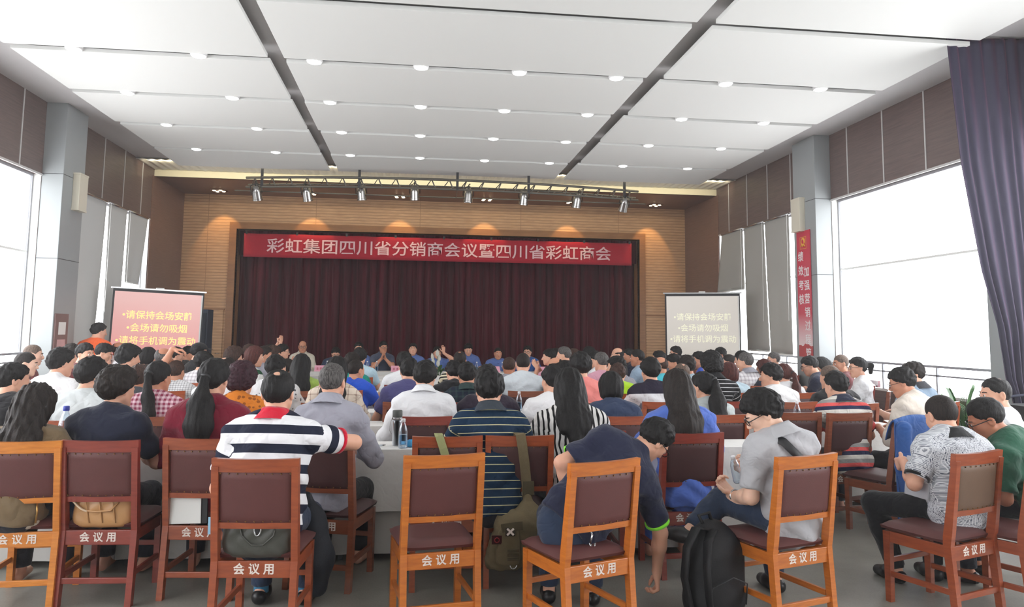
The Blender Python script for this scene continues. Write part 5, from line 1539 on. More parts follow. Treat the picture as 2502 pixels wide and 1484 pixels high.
# ------------------------------------------------------------------ projection screens
def mat_slide(name, a, b, em):
    t = NT(name); tc = t.coords('Generated'); sp = t.n('ShaderNodeSeparateXYZ'); t.l(tc, sp.inputs[0])
    n = t.noise(t.coords('Object'), 1.5, 2)
    f = t.math('ADD', t.math('MULTIPLY', sp.outputs[2], .85), t.math('MULTIPLY', n, .25))
    col = t.ramp(f, [(.1, a), (.9, b)]); t.base((.25, .25, .25, 1)); t.l(col, t.b.inputs['Emission Color']); t.set(Emission_Strength=em, Roughness=.9)
    return t.m
def screen(Lpx, Rpx, YL_, YR_, H_, label, slide, txtmat, bold, head):
    a, b = atY(*Lpx, YL_), atY(*Rpx, YR_)
    Wd = math.hypot(b[0] - a[0], b[1] - a[1]); rz = math.atan2(b[1] - a[1], b[0] - a[0]); zt = (a[2] + b[2]) / 2
    e = empty('projection_screen', ((a[0] + b[0]) / 2, (a[1] + b[1]) / 2, 0), rz); tag(e, label, 'projection screen')
    tilt = math.atan2(b[2] - a[2], Wd)
    Rm = Matrix.Translation((0, 0, zt)) @ Matrix.Rotation(-tilt, 4, 'Y')
    def b_(nm, lo, hi, mt, par=e):
        o = MB().box(lo, hi, Rm).build(nm, mt, par); return o
    sheet = b_('screen_sheet', (-Wd / 2, 0, -H_), (Wd / 2, .006, 0), M_BLACK)
    img = b_('projected_slide', (-Wd / 2 + .03, -.004, -H_ + .04), (Wd / 2 - .045, 0, -.05), slide, sheet)
    b_('white_margin', (Wd / 2 - .05, -.003, -H_ + .04), (Wd / 2 - .022, 0, -.05), M_WHITE, sheet)
    b_('top_bar', (-Wd / 2 - .03, -.015, -.005), (Wd / 2 + .03, .02, .018), M_STEEL)
    b_('case', (-Wd / 2 - .04, -.03, -H_ - .07), (Wd / 2 + .04, .035, -H_), M_BLACK)
    MB().tube([(0, .06, .25), (0, .06, zt + .03)], .014).build('pole', M_STEEL, e, True)
    MB().box((-.06, -.01, zt + .015), (.06, .07, zt + .04)).build('hook', M_WHITE, e)
    for k in range(3):
        t_ = math.pi / 2 + k * 2 * math.pi / 3
        MB().tube([(0, .06, .42), (.42 * math.cos(t_), .06 + .42 * math.sin(t_), .015)], .011).build('leg', M_STEEL, e, True)
    lines = ['•请保持会场安静', '•会场请勿吸烟', '•请将手机调为震动']
    fs = Wd * .105
    for i, s_ in enumerate(lines):
        tmm = text_mesh(s_, fs, bold, .0006, 1.0)
        xm = (max(v.co.x for v in tmm.vertices) + min(v.co.x for v in tmm.vertices)) / 2
        tmm.transform(Rm @ Matrix.Translation((0, -.006, -head - i * fs * 1.42)) @ Matrix.Rotation(math.pi / 2, 4, 'X') @ Matrix.Translation((-xm, 0, 0)))
        link('lettering', tmm, img, txtmat)
    return e
screen((277, 703), (500, 716), 13.2, 13.85, 1.16, 'tilted pink projection screen with yellow Chinese lines, left of the stage',
       mat_slide('pink_slide', srgb(212, 118, 112), srgb(222, 166, 160), .95), mat_emit('yellow_slide_text', srgb(232, 214, 130), .9), .0006, .44)
screen((1624, 718), (1808, 717), 14.2, 13.8, 1.22, 'pale washed out projection screen with faint Chinese lines, right of the stage',
       mat_slide('pale_slide', srgb(196, 188, 176), srgb(206, 198, 188), .8), mat_emit('pale_slide_text', srgb(206, 204, 180), .82), .0005, .46)

# ------------------------------------------------------------------ window blinds
def mat_blind(name, c, tr_):
    t = NT(name); v = t.coords('Object', (1, 1, 1)); n = t.noise(v, 60, 2)
    col = t.mix(n, tuple(x * .92 for x in c[:3]) + (1,), c)
    d = t.n('ShaderNodeBsdfDiffuse'); t.l(col, d.inputs[0]); tl = t.n('ShaderNodeBsdfTranslucent'); t.l(col, tl.inputs[0])
    mx = t.n('ShaderNodeMixShader'); mx.inputs[0].default_value = tr_; t.l(d.outputs[0], mx.inputs[1]); t.l(tl.outputs[0], mx.inputs[2]); t.l(mx.outputs[0], t.out.inputs[0])
    return t.m
M_BLINDR = mat_blind('grey_blind_fabric', srgb(178, 176, 170), .16)
M_BLINDL = mat_blind('backlit_grey_blind_fabric', srgb(200, 200, 198), .22)  # left fabric paler: backlight from the windows put into its colour
M_ALU = M_STEEL
def blind(X, ytop0, ytop1, ybot0, ybot1, zb, label, mt, s, bar=True, sway=.0):
    """s=+1 on the right wall; top roller, cloth whose hem may hang askew, hem bar"""
    e = empty('roller_blind', (X - s * .05, (ytop0 + ytop1) / 2, 3.74)); tag(e, label, 'window blind', 'roller blinds')
    ym = (ytop0 + ytop1) / 2
    MB().tube([(0, ytop0 - ym, -.01), (0, ytop1 - ym, -.01)], .022, 12).build('roller', M_STEEL, e, True)
    def fn(u, v):
        a = ytop0 + (ytop1 - ytop0) * u; b = ybot0 + (ybot1 - ybot0) * u
        w_ = v ** 1.2
        return Vector((-s * (.015 * math.sin(u * 9) * v + sway * v), a + (b - a) * w_ - ym, (zb - 3.74) * v))
    mb = MB(); mb.grid(fn, 20, 20, .003); mb.build('cloth', mt, e, True)
    if bar: MB().tube([(-s * sway, ybot0 - ym, zb - 3.75), (-s * sway, ybot1 - ym, zb - 3.75)], .013, 8).build('hem_bar', M_WHITE, e, True)
    MB().tube([(-s * .03, ytop0 - ym + .02, -.02), (-s * .03, ytop0 - ym + .02, -1.9)], .003, 5).build('pull_chain', M_WHITE, e)
    return e
blind(XR, 14.55, 15.62, 14.50, 16.1 - .2, 2.50, 'short grey roller blind hanging askew beside right screen', M_BLINDR, 1)
blind(XR, 13.60, 14.49, 13.45, 14.40, 1.29, 'long grey roller blind, middle of the right far window', M_BLINDR, 1)
blind(XR, 12.62, 13.56, 12.58, 13.40, 1.25, 'long grey roller blind nearest the pier with red banner', M_BLINDR, 1)
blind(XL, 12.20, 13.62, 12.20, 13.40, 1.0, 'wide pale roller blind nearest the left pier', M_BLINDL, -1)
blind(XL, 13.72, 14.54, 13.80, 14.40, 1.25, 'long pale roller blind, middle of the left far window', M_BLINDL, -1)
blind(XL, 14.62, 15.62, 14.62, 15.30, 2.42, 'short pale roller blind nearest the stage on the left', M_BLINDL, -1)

# ------------------------------------------------------------------ column banner, column boxes, notice board
e = empty('vertical_banner', (6.272, 11.69, 2.27)); tag(e, 'tall red vertical banner with yellow emblem and white Chinese text on right pier', 'banner')
def mat_vban():
    t = NT('vertical_banner_print'); tc = t.coords('Generated'); sp = t.n('ShaderNodeSeparateXYZ'); t.l(tc, sp.inputs[0])
    hill = t.math('LESS_THAN', sp.outputs[2], t.math('ADD', .055, t.math('MULTIPLY', t.noise(t.coords('Object', (1, 4, .2)), 1.6, 3), .08)))
    g = t.ramp(sp.outputs[2], [(.04, srgb(236, 224, 222)), (.16, srgb(226, 190, 192)), (.34, srgb(204, 60, 82)), (1, srgb(200, 32, 62))])
    t.base(t.mix(hill, g, srgb(184, 62, 64))); t.set(Roughness=.6); return t.m
MB().box((-.012, -.215, -1.03), (.0, .215, 1.03)).build('print', mat_vban(), e)
MX = Matrix(((0, 0, -1, 0), (-1, 0, 0, 0), (0, 1, 0, 0), (0, 0, 0, 1)))      # text facing the hall from the right wall
M_VTXT = mat_plain('banner_white_letters', srgb(240, 232, 232), .7, .2, vary=.02)
M_YEL = mat_plain('emblem_yellow', srgb(232, 178, 60), .6, .3, vary=.04)
for col, y_, z0, dz, size in (('绩效考核', .085, .60, .236, .175), ('加强营销过程管理', -.095, .34, .220, .175)):
    for i, ch in enumerate(col):
        tmm = text_mesh(ch, size, .002, .001); tmm.transform(Matrix.Translation((-.015, y_, z0 - i * dz)) @ MX)
        link('lettering', tmm, e, M_VTXT)
em = MB()
for a, b, c2, d2 in ((-.10, -.10, .10, -.092), (-.10, .092, .10, .10), (-.10, -.10, -.092, .10), (.092, -.10, .10, .10)):
    em.box((a, b, 0), (c2, d2, .001))
em.tube([(.052 * math.cos(t_), .02 + .052 * math.sin(t_), .002) for t_ in np.linspace(-.6, 4.2, 18)], [.012 + .006 * math.sin(i * .37) for i in range(18)], 8)
em.tube([(-.05, -.055, .002), (-.015, -.02, .002), (.005, -.06, .002), (.03, -.02, .002), (.055, -.06, .002)], .012, 8)
me = em.mesh('emblem', True); me.transform(Matrix.Translation((-.014, .0, .83)) @ MX); link('emblem', me, e, M_YEL)
for nm, X_, s_, yc, zc, lab in (('r', 6.28, 1, 11.78, 3.57, 'cream box shaped wall unit above the red vertical banner'), ('l', -5.11, -1, 11.90, 3.58, 'cream box shaped wall unit on the left pier')):
    e = empty('wall_unit', (X_, yc, zc)); tag(e, lab, 'wall lamp', 'wall units on the piers')  # plain cream boxes on the piers, no light source
    xx = (-.10, 0) if s_ > 0 else (0, .10)
    MB().box((xx[0], -.14, -.27), (xx[1], .14, .27), bevel=.008).build('cover', M_CREAM, e)
    MB().box((xx[0] - .003, -.145, .255), (xx[1] + .003, .145, .28)).build('end_cap', M_CREAM, e); MB().box((xx[0] - .003, -.145, -.28), (xx[1] + .003, .145, -.255)).build('end_cap', M_CREAM, e)
e = empty('notice_board', (-5.11, 11.68, 1.45)); tag(e, 'brown framed notice board with pale sheets on the left pier', 'notice board')
MB().box((0, -.2, -.35), (.02, .2, .32)).build('board', mat_plain('notice_board_brown', srgb(126, 96, 92), .6, .3), e)
MB().box((.018, -.10, .02), (.023, .12, .20)).build('sheet', M_WHITE, e); MB().box((.018, -.12, -.25), (.023, .13, -.05)).build('sheet', mat_plain('pink_sheet', srgb(210, 170, 170), .7), e)

# dark loudspeaker by the stage
e = empty('loudspeaker', (-4.32, 15.7, 0)); tag(e, 'tall dark blue black loudspeaker cabinet behind the left screen', 'loudspeaker')
M_SPK = mat_plain('loudspeaker_blue_black', srgb(44, 52, 66), .6, .4, vary=.08)
MB().box((-.24, -.2, 0), (.24, .2, 1.95), bevel=.012).build('cabinet', M_SPK, e)
MB().box((-.21, -.212, .1), (.21, -.198, 1.88)).build('grille', mat_plain('grille_cloth', srgb(34, 38, 46), .9, .2, bump=.3), e)

# ------------------------------------------------------------------ navy curtain on the right, bunched at its foot
e = empty('navy_curtain', (6.05, 7.18, 0)); tag(e, 'dark navy grey curtain drawn aside at the near right edge', 'curtain')
lx = [(4.80, 5.515), (3.41, 5.634), (2.29, 5.814), (1.70, 5.965), (1.16, 6.03), (.95, 6.10), (.6, 6.06), (.05, 6.0)]
rx = [(4.80, 6.52), (2.3, 6.52), (1.5, 6.42), (1.0, 6.33), (.6, 6.42), (.05, 6.5)]
def ip(t, z): 
    zs_ = [a for a, _ in t][::-1]; xs2 = [b for _, b in t][::-1]; return float(np.interp(z, zs_, xs2))
def cfn(u, v):
    z = 4.80 + (.05 - 4.80) * v; a, b = ip(lx, z), ip(rx, z)
    comp = (b - a) / 1.0; ph = u * 15 * math.pi
    return Vector((a + (b - a) * u - 6.05 + .01 * math.sin(ph * .5), .014 * math.sin(ph + .6 * math.sin(u * 9)) * (.5 + .6 / max(.3, comp)) * .8 + .02 * math.sin(u * 5 + v * 3), z))
mb = MB(); mb.grid(cfn, 150, 60, .004)
mb.build('cloth', mat_velvet('navy_curtain_cloth', srgb(52, 51, 70), srgb(66, 64, 82)), e, True)
MB().tube([(-.58, .0, 4.80), (.46, .0, 4.80)], .014, 8).build('curtain_rail', M_STEEL, e, True)
mb = MB(); mb.tube([(-.03 + .24 * math.cos(t_), .06 * math.sin(t_), 1.0 + .02 * math.cos(t_)) for t_ in np.linspace(0, 2 * math.pi, 24)[:-1]], .014, 8, close=True); mb.build('tie_back', mat_plain('tie_cloth', srgb(40, 42, 60), .8), e, True)
e = empty('equipment_cabinet', (5.72, 6.35, 0)); tag(e, 'black equipment cabinet under the navy curtain, right edge', 'cabinet')
MB().box((-.26, -.25, 0), (.26, .25, .98), bevel=.01).build('body', M_BLACK, e)
MB().box((-.22, -.262, .08), (.22, -.25, .92)).build('door', M_DARKMETAL, e); MB().box((.14, -.275, .46), (.16, -.262, .56)).build('handle', M_STEEL, e)

# ------------------------------------------------------------------ small things: bottles, cards, microphone
def mat_clear(name, c, rough=.05, f=.45):
    t = NT(name); tr_ = t.n('ShaderNodeBsdfTransparent'); tr_.inputs[0].default_value = c
    gl = t.n('ShaderNodeBsdfGlossy'); gl.inputs['Roughness'].default_value = rough; gl.inputs[0].default_value = (.9, .93, 1, 1)
    df = t.n('ShaderNodeBsdfDiffuse'); df.inputs[0].default_value = (.7, .75, .8, 1)
    m1 = t.n('ShaderNodeMixShader'); m1.inputs[0].default_value = .5; t.l(gl.outputs[0], m1.inputs[1]); t.l(df.outputs[0], m1.inputs[2])
    lw = t.n('ShaderNodeLayerWeight'); lw.inputs[0].default_value = f
    mx = t.n('ShaderNodeMixShader'); t.l(lw.outputs['Facing'], mx.inputs[0]); t.l(tr_.outputs[0], mx.inputs[1]); t.l(m1.outputs[0], mx.inputs[2]); t.l(mx.outputs[0], t.out.inputs[0])
    return t.m
M_PET = mat_clear('clear_bottle_plastic', (.86, .92, .97, 1))
M_LABEL = mat_plain('blue_bottle_label', srgb(40, 92, 190), .4, .4, vary=.1)
M_LABEL2 = mat_clear('pale_blue_print', (.45, .72, .90, 1), .1, .4)
M_CAPW = mat_plain('white_cap', srgb(235, 235, 238), .4, .4, vary=.02); M_CAPB = mat_plain('blue_cap', srgb(44, 60, 160), .4, .4, vary=.05)
def bottle_proto(h, r, cap, label_m, lab=(.12, .45)):
    e = empty('water_bottle', (0, 0, 0))
    MB().lathe([(r * .9, 0), (r, .006), (r, h * .22), (r * .95, h * .24), (r, h * .26), (r, h * .56), (r * .9, h * .66), (r * .62, h * .78), (r * .40, h * .86), (r * .38, h * .90)], 24).build('bottle_body', M_PET, e, True)
    MB().lathe([(r * 1.01, h * lab[0]), (r * 1.015, h * (lab[0] + .01)), (r * 1.015, h * lab[1]), (r * 1.01, h * (lab[1] + .01))], 24).build('label', label_m, e, True)
    MB().lathe([(r * .46, h * .885), (r * .48, h * .89), (r * .48, h * .985), (r * .42, h)], 18).build('cap', cap, e, True)
    return e
B_S = bottle_proto(.205, .031, M_CAPW, M_LABEL2); B_B = bottle_proto(.285, .042, M_CAPB, M_LABEL); B_T = bottle_proto(.205, .031, M_CAPW, M_LABEL, (.16, .40))
used = set()
def bottle(pr, x, y, z, label, group='water bottles'):
    if pr.name not in used: used.add(pr.name); e = pr
    else: e = copy_tree(pr)
    e.location = (x, y, z); e.rotation_euler.z = x * 7
    tag(e, label, 'bottle', group); return e
def on_row(px, Y): return atY(px, 900, Y)[0]
ZT = TZ + .006
bottle(B_B, on_row(169, 5.66), 5.66, ZT, 'big blue capped water bottle with blue label at far left')
bottle(B_S, on_row(989, 5.56), 5.56, ZT, 'clear water bottle with white cap beside the dark thermos')
bottle(B_T, on_row(1945, 6.95), 6.95, ZT, 'water bottle with blue label behind the empty right chair')
bottle(B_S, on_row(1269, 8.02), 8.02, ZT, 'water bottle with white cap before the broad pale tee')
bottle(B_S, on_row(2098, 7.05), 7.05, ZT, 'water bottle with white cap right of the red striped polo')
bottle(B_S, on_row(1131, 6.92), 6.92, ZT, 'water bottle left of the navy striped polo')
bottle(B_T, on_row(1318, 9.25), 9.25, ZT, 'water bottle with blue label in the middle bottle cluster')
bottle(B_S, on_row(1331, 9.30), 9.30, ZT, 'rightmost clear bottle of the middle bottle cluster')
bottle(B_S, on_row(1309, 9.22), 9.22, ZT, 'leftmost clear bottle of the middle bottle cluster')
for px, nm in ((800, 'left of the pink card'), (898, 'before the work blue shirt with glasses'), (921, 'before the slate polo'), (1103, 'right of the flowers'), (1165, 'before the bowed work blue shirt'), (1228, 'before the cropped work blue shirt'), (748, 'beside the microphone')):
    bottle(B_S, atY(px, 880, 15.55)[0], 15.55, ZT, 'water bottle on the head table %s' % nm, 'bottles on the head table')
# glass thermos with gold cap
e = empty('glass_flask', (on_row(1304, 9.2), 9.34, ZT)); tag(e, 'tall glass flask with gold cap in the middle bottle cluster', 'flask')
MB().lathe([(.034, 0), (.036, .01), (.036, .2), (.032, .21)], 24).build('flask_body', M_PET, e, True); MB().lathe([(.033, .205), (.035, .21), (.035, .27), (.028, .28)], 20).build('cap', mat_plain('gold_cap', srgb(176, 150, 96), .3, .5, metal=.8), e, True)
# dark thermos
e = empty('thermos_flask', (on_row(974, 5.64), 5.68, ZT)); tag(e, 'dark brown thermos flask with grey screw lid and wrist strap', 'flask')
MB().lathe([(.030, 0), (.033, .008), (.033, .175), (.031, .185)], 24).build('flask_body', mat_clear('dark_tea_plastic', (.10, .05, .04, 1), .1, .75), e, True)
MB().lathe([(.0315, .185), (.036, .19), (.036, .245), (.034, .252)], 24).build('lid', mat_plain('grey_lid', srgb(84, 88, 86), .5, .4), e, True); MB().lathe([(.0365, .186), (.037, .188), (.037, .2), (.0365, .202)], 24).build('lid_ring', M_STEEL, e, True)
MB().strap([(-.036, -.01, .2), (-.05, -.02, .16), (-.052, -.03, .11), (-.04, -.03, .085)], (0, 1, 0), .014, .003).build('wrist_strap', mat_plain('grey_strap', srgb(150, 146, 140), .8), e)
# pen, blue packet, papers on the front table
e = empty('ballpoint_pen', (on_row(925, 5.62), 5.62, ZT + .007), .5); tag(e, 'ballpoint pen lying on the front table', 'pen')
MB().tube([(-.05, 0, 0), (.05, 0, 0)], .005, 10).build('barrel', M_PET, e, True); MB().tube([(.05, 0, 0), (.075, 0, 0)], [.005, .0012], 10).build('tip', M_BLACK, e, True); MB().tube([(-.07, 0, 0), (-.02, 0, 0)], .0056, 10).build('cap', M_BLACK, e, True)
def crumple(name, loc, r, mt, label, cat, sq=(1, .7, .6)):
    f = Field(); rg = random.Random(4)
    for k in range(7): 
        c = _v(rg.uniform(-.5, .5) * r, rg.uniform(-.4, .4) * r, .4 * r + rg.uniform(-.1, .3) * r); f.ell(c, _v(.55, .5, .45) * r, .01)
    f.fn(lambda X, Y, Z: -Z + 0 * X + 0 * Y, _v(-1, -1, -1), _v(1, 1, 1), op='i')
    o = link(name, field_mesh(name, f, r / 9, mt)); o.location = loc; tag(o, label, cat); return o
crumple('tissue_packet', (on_row(1012, 5.6), 5.62, ZT), .055, mat_plain('blue_cellophane', srgb(60, 160, 214), .25, .5, vary=.25, scale=40, bump=.6), 'crumpled blue plastic packet by the clear bottle', 'packet')
crumple('snack_packet', (on_row(1096, 6.9), 6.92, ZT), .05, mat_plain('cyan_cellophane', srgb(70, 176, 220), .25, .5, vary=.2, scale=40, bump=.6), 'small cyan packet beyond the empty strapped chair', 'packet')
def sheet(x, y, z, w_, h_, rz, label, mt=None, group=None):
    e = MB().box((-w_ / 2, -h_ / 2, 0), (w_ / 2, h_ / 2, .004)).build('paper_sheet', mt or M_WHITE); e.location = (x, y, z); e.rotation_euler.z = rz
    tag(e, label, 'paper', group); return e
sheet(on_row(392, 5.66), 5.66, ZT, .21, .29, .3, 'white printed sheets beside the elbow in navy blue tee')
sheet(on_row(2190, 6.95), 6.95, ZT, .21, .29, -.4, 'white notebook before the cream shirt')
sheet(on_row(1962, 10.42), 10.42, ZT, .21, .29, .2, 'white page under the writing navy polo')
# name cards on the head table
M_CARD = mat_plain('pink_card', srgb(240, 176, 196), .7, .3, vary=.03); M_CARDL = mat_plain('lilac_card', srgb(206, 190, 206), .7, .3)
def card(px, label, mt, rz=0.0, marks=3):
    x = atY(px, 890, 15.47)[0]; e = empty('name_card', (x, 15.47, ZT), rz); tag(e, label, 'name card', 'folded name cards')
    mb = MB(); mb.prism([(-.055, 0), (-.05, 0), (0, .108), (.05, 0), (.055, 0), (.0, .118)], -.125, .125, 'yz'); mb.build('folded_card', mt, e)
    mb = MB()
    for k in range(marks):
        xx = (k - (marks - 1) / 2) * .065
        for dz in (.035, .052, .068): mb.box((xx - .016, -.0462 + (dz - .035) * .47 - .0012 - .0015, dz), (xx + .016, -.0462 + (dz - .035) * .47 + .002, dz + .007))
        mb.box((xx - .003, -.045, .03), (xx + .003, -.026, .08))
    mb.build('printed_marks', mat_plain('card_print_red', srgb(206, 110, 130), .7), e)
card(785, 'pink name card at the left of the head table', M_CARD); card(971, 'pink name card before the slate polo', M_CARD); card(1207, 'pink name card before the cropped work blue shirt', M_CARD, .35, 1)
card(1322, 'pink name card at the right end of the head table', M_CARD, 0, 1); card(744, 'lilac folded card beside the microphone', M_CARDL, .9, 0)
e = empty('microphone', (atY(735, 880, 15.5)[0], 15.62, ZT)); tag(e, 'black gooseneck microphone before the bald speaker', 'microphone')
MB().box((-.05, -.06, 0), (.05, .06, .03), bevel=.006).build('base', M_BLACK, e); MB().tube([(0, .02, .03), (0, .03, .15), (-.01, .08, .24), (-.01, .13, .27)], .006, 8).build('gooseneck', M_BLACK, e, True)
MB().lathe([(.008, -.03), (.017, -.015), (.019, .01), (.012, .028)], 14, (-.01, .14, .275)).build('capsule', M_BLACK, e, True)

# peace lily on the floor before the head table
def leaf(mb, base, tip, w_, bend=.12, fold=.3, n=8):
    base, tip = Vector(base), Vector(tip); d = tip - base; side = d.cross(Vector((0, 0, 1))); 
    if side.length < 1e-4: side = Vector((1, 0, 0))
    side.normalize(); up = side.cross(d).normalized(); rows = []
    for i in range(n + 1):
        t = i / n; p = base + d * t + Vector((0, 0, bend * math.sin(math.pi * t) * d.length)); ww = w_ * math.sin(math.pi * min(1, t ** .75)) ** .9 + .0008
        rows.append([mb.bm.verts.new(p - side * ww + up * ww * fold), mb.bm.verts.new(p), mb.bm.verts.new(p + side * ww + up * ww * fold)])
    for A, B in zip(rows, rows[1:]):
        for k in range(2): mb.bm.faces.new((A[k], A[k + 1], B[k + 1], B[k]))
M_LEAF = mat_plain('dark_green_leaf', srgb(44, 84, 46), .4, .5, vary=.3, scale=20); M_POT = mat_plain('white_pot', srgb(220, 218, 212), .4, .5)
PX_ = atY(1066, 905, 14.75)[0]
e = empty('peace_lily', (PX_, 14.75, 0)); tag(e, 'potted peace lily with white flowers before the head table', 'potted plant')
MB().lathe([(.10, 0), (.14, .02), (.17, .32), (.165, .33), (.15, .30)], 28).build('pot', M_POT, e, True)
mb = MB(); rg = random.Random(5)
for k in range(70):
    a = rg.uniform(0, 2 * math.pi); rr = rg.uniform(.12, .42); zt_ = rg.uniform(.48, 1.0) - rr * .3
    mb.tube([(.03 * math.cos(a), .03 * math.sin(a), .3), (.5 * rr * math.cos(a), .5 * rr * math.sin(a), zt_ - .06)], .004, 5)
    leaf(mb, (.45 * rr * math.cos(a), .45 * rr * math.sin(a), zt_ - .08), (rr * math.cos(a), rr * math.sin(a), zt_ - .02 + rg.uniform(-.12, .1)), rg.uniform(.03, .05))
mb.build('foliage', M_LEAF, e, True)
M_SPATHE = mat_plain('white_spathe', srgb(240, 240, 232), .5, .4, vary=.03)
for px, py, dy in ((1055, 872, 0), (1069, 863, .03), (1057, 884, -.05), (1071, 888, -.04), (1074, 876, .02)):
    p = atY(px, py, 14.75 + dy); x, z = p[0] - PX_, p[2]
    mb = MB(); mb.tube([(x * .2, dy * .2, .4), (x * .9, dy, z - .05)], .005, 6); st = mb.build('stem', M_LEAF, e, True)
    mb = MB(); leaf(mb, (x * .9, dy - .01, z - .07), (x, dy + .01, z + .075), .034, .05, .5); bmesh.ops.solidify(mb.bm, geom=list(mb.bm.faces), thickness=.002); mb.tube([(x * .95, dy - .015, z - .05), (x * .97, dy - .02, z + .02)], .006, 6); mb.build('flower', M_SPATHE, st, True)
# palm by the right window
e = empty('potted_palm', (6.12, 7.95, 0)); tag(e, 'small feathery palm by the bright right window', 'potted plant')
MB().lathe([(.11, 0), (.15, .02), (.17, .34), (.165, .35), (.15, .32)], 24).build('pot', M_POT, e, True)
mb = MB(); rg = random.Random(8); mf = MB()
for k in range(9):
    a = k * .72 + rg.uniform(-.2, .2); L = rg.uniform(.62, .86); sp_ = rg.uniform(.10, .34)
    pts = [(sp_ * t ** 1.6 * math.cos(a), sp_ * t ** 1.6 * math.sin(a), .32 + L * t - .16 * t ** 3) for t in np.linspace(0, 1, 9)]
    mb.tube(pts, [.007 - .0006 * i for i in range(9)], 5)
    for i in range(3, 9):
        for f_ in (0, .2, .4, .6, .8):
            if i == 8 and f_: continue
            q = Vector(pts[i]) + (Vector(pts[min(i + 1, 8)]) - Vector(pts[i])) * f_
            for sg in (1, -1):
                b2 = a + sg * 1.1; leaf(mf, q, q + Vector((.19 * math.cos(b2), .19 * math.sin(b2), .09)) * (1.15 - .08 * i), .010, .05, .2, 4)
mb.build('stalks', M_LEAF, e, True); mf.build('fronds', mat_plain('palm_green', srgb(96, 150, 84), .5, .4, vary=.2), e, True)

# ------------------------------------------------------------------ bags and things on the near chairs
def on_chair(ch, name, label, cat, group=None):
    e = empty(name); e.location = ch.location; e.rotation_euler = ch.rotation_euler; tag(e, label, cat, group); return e
def soft_bag(x0, x1, y0, y1, z0, z1, step=.008, puff=.02, top=.8):
    """pillow-like body that fills a box"""
    f = Field(); xm, ym, zm = (x0 + x1) / 2, (y0 + y1) / 2, (z0 + z1) / 2; hx, hy, hz = (x1 - x0) / 2, (y1 - y0) / 2, (z1 - z0) / 2
    def fn(X, Y, Z):
        k = 1 - .22 * np.clip((Z - z0) / (z1 - z0), 0, 1) * (1 - top) * 5
        a = np.abs((X - xm) / (hx * k)); b = np.abs((Y - ym) / (hy * k)); c = np.abs((Z - zm) / hz)
        d = (a ** 4 + b ** 2.6 + c ** 4.5) ** (1 / 3.6) - 1
        w_ = .03 * np.sin(X * 60 + 2 * np.sin(Z * 40)) * np.clip(b, 0, 1)
        return (d + w_) * min(hy, hz) * .9
    f.fn(fn, _v(x0 - .01, y0 - .01, z0 - .01), _v(x1 + .01, y1 + .01, z1 + .01))
    return f
GOLD = leather('tan_gold_leather', srgb(186, 140, 92), .35, .1); SILV = leather('silver_beige_leather', srgb(196, 190, 174), .3, .1); OLV = leather('olive_grey_leather', srgb(72, 72, 66), .35, .1)
YB_ = (-.214, -.118)
e = on_chair(ch0, 'handbag', 'silver beige handbag behind the back rail of the far left chair', 'handbag', 'handbags on chairs')
link('bag_body', field_mesh('bag_body', soft_bag(-.18, .10, *YB_, .424, .60), .008, SILV), e)
MB().strap([(-.12, -.212, .60), (-.06, -.217, .50), (.02, -.217, .50), (.06, -.212, .60)], (0, 0, 1), .018, .004).build('handle', SILV, e); MB().lathe([(.012, -.004), (.016, 0), (.012, .004)], 16, (-.05, -.217, .56)).build('clasp', M_STEEL, e)
mb = MB(); mb.tube([(.09, -.217, .585), (.092, -.219, .53), (.088, -.219, .47)], .006, 8); mb.build('tassel_chain', mat_plain('gold_chain', srgb(190, 150, 90), .3, .5, metal=.9), e, True)
e = on_chair(ch1, 'handbag', 'tan gold leather handbag with beaded straps behind the red brown chair', 'handbag', 'handbags on chairs')
link('bag_body', field_mesh('bag_body', soft_bag(-.178, .178, *YB_, .424, .615, top=.9), .007, GOLD), e)
for xx in (-.075, .0, .075): MB().tube([(xx - .01, -.219, .60), (xx, -.218, .54), (xx + .015, -.212, .46)], .0035, 6).build('seam', GOLD, e, True)
M_BEAD = mat_plain('pale_beads', srgb(226, 200, 170), .3, .5, vary=.25, scale=80)
mb = MB()
for a in np.linspace(0, 1, 22):
    p = Vector((-.17 + .095 * a, -.219, .605 - .075 * math.sin(a * 1.5))); mb.tube([p - Vector((.004, 0, 0)), p + Vector((.004, 0, 0))], .006, 6)
mb.build('beaded_strap', M_BEAD, e, True)
MB().tube([(-.11, -.217, .535), (-.02, -.220, .525), (.06, -.219, .53), (.11, -.212, .59)], .006, 8).build('handle', GOLD, e, True)
e = on_chair(fA, 'handbag', 'olive grey leather handbag with oval silver clasp on the nearest left chair', 'handbag', 'handbags on chairs')
link('bag_body', field_mesh('bag_body', soft_bag(-.183, .178, -.214, -.11, .424, .63, top=1.0), .006, OLV), e)
MB().tube([(-.085, -.212, .605), (-.07, -.220, .545), (-.02, -.222, .50), (.04, -.222, .50), (.09, -.220, .545), (.10, -.212, .605)], .0045, 8).build('seam', OLV, e, True)
o = MB().tube([(.008 + .017 * math.cos(t_), -.220, .575 + .030 * math.sin(t_)) for t_ in np.linspace(0, 2 * math.pi, 20)[:-1]], .005, 8, close=True).build('clasp', M_STEEL, e, True)
MB().lathe([(.001, -.003), (.012, -.002), (.012, .002)], 14, (0, 0, 0)).build('clasp_centre', M_BLACK, e).matrix_local = Matrix.Translation((.008, -.219, .570)) @ Matrix.Rotation(math.pi / 2, 4, 'X')
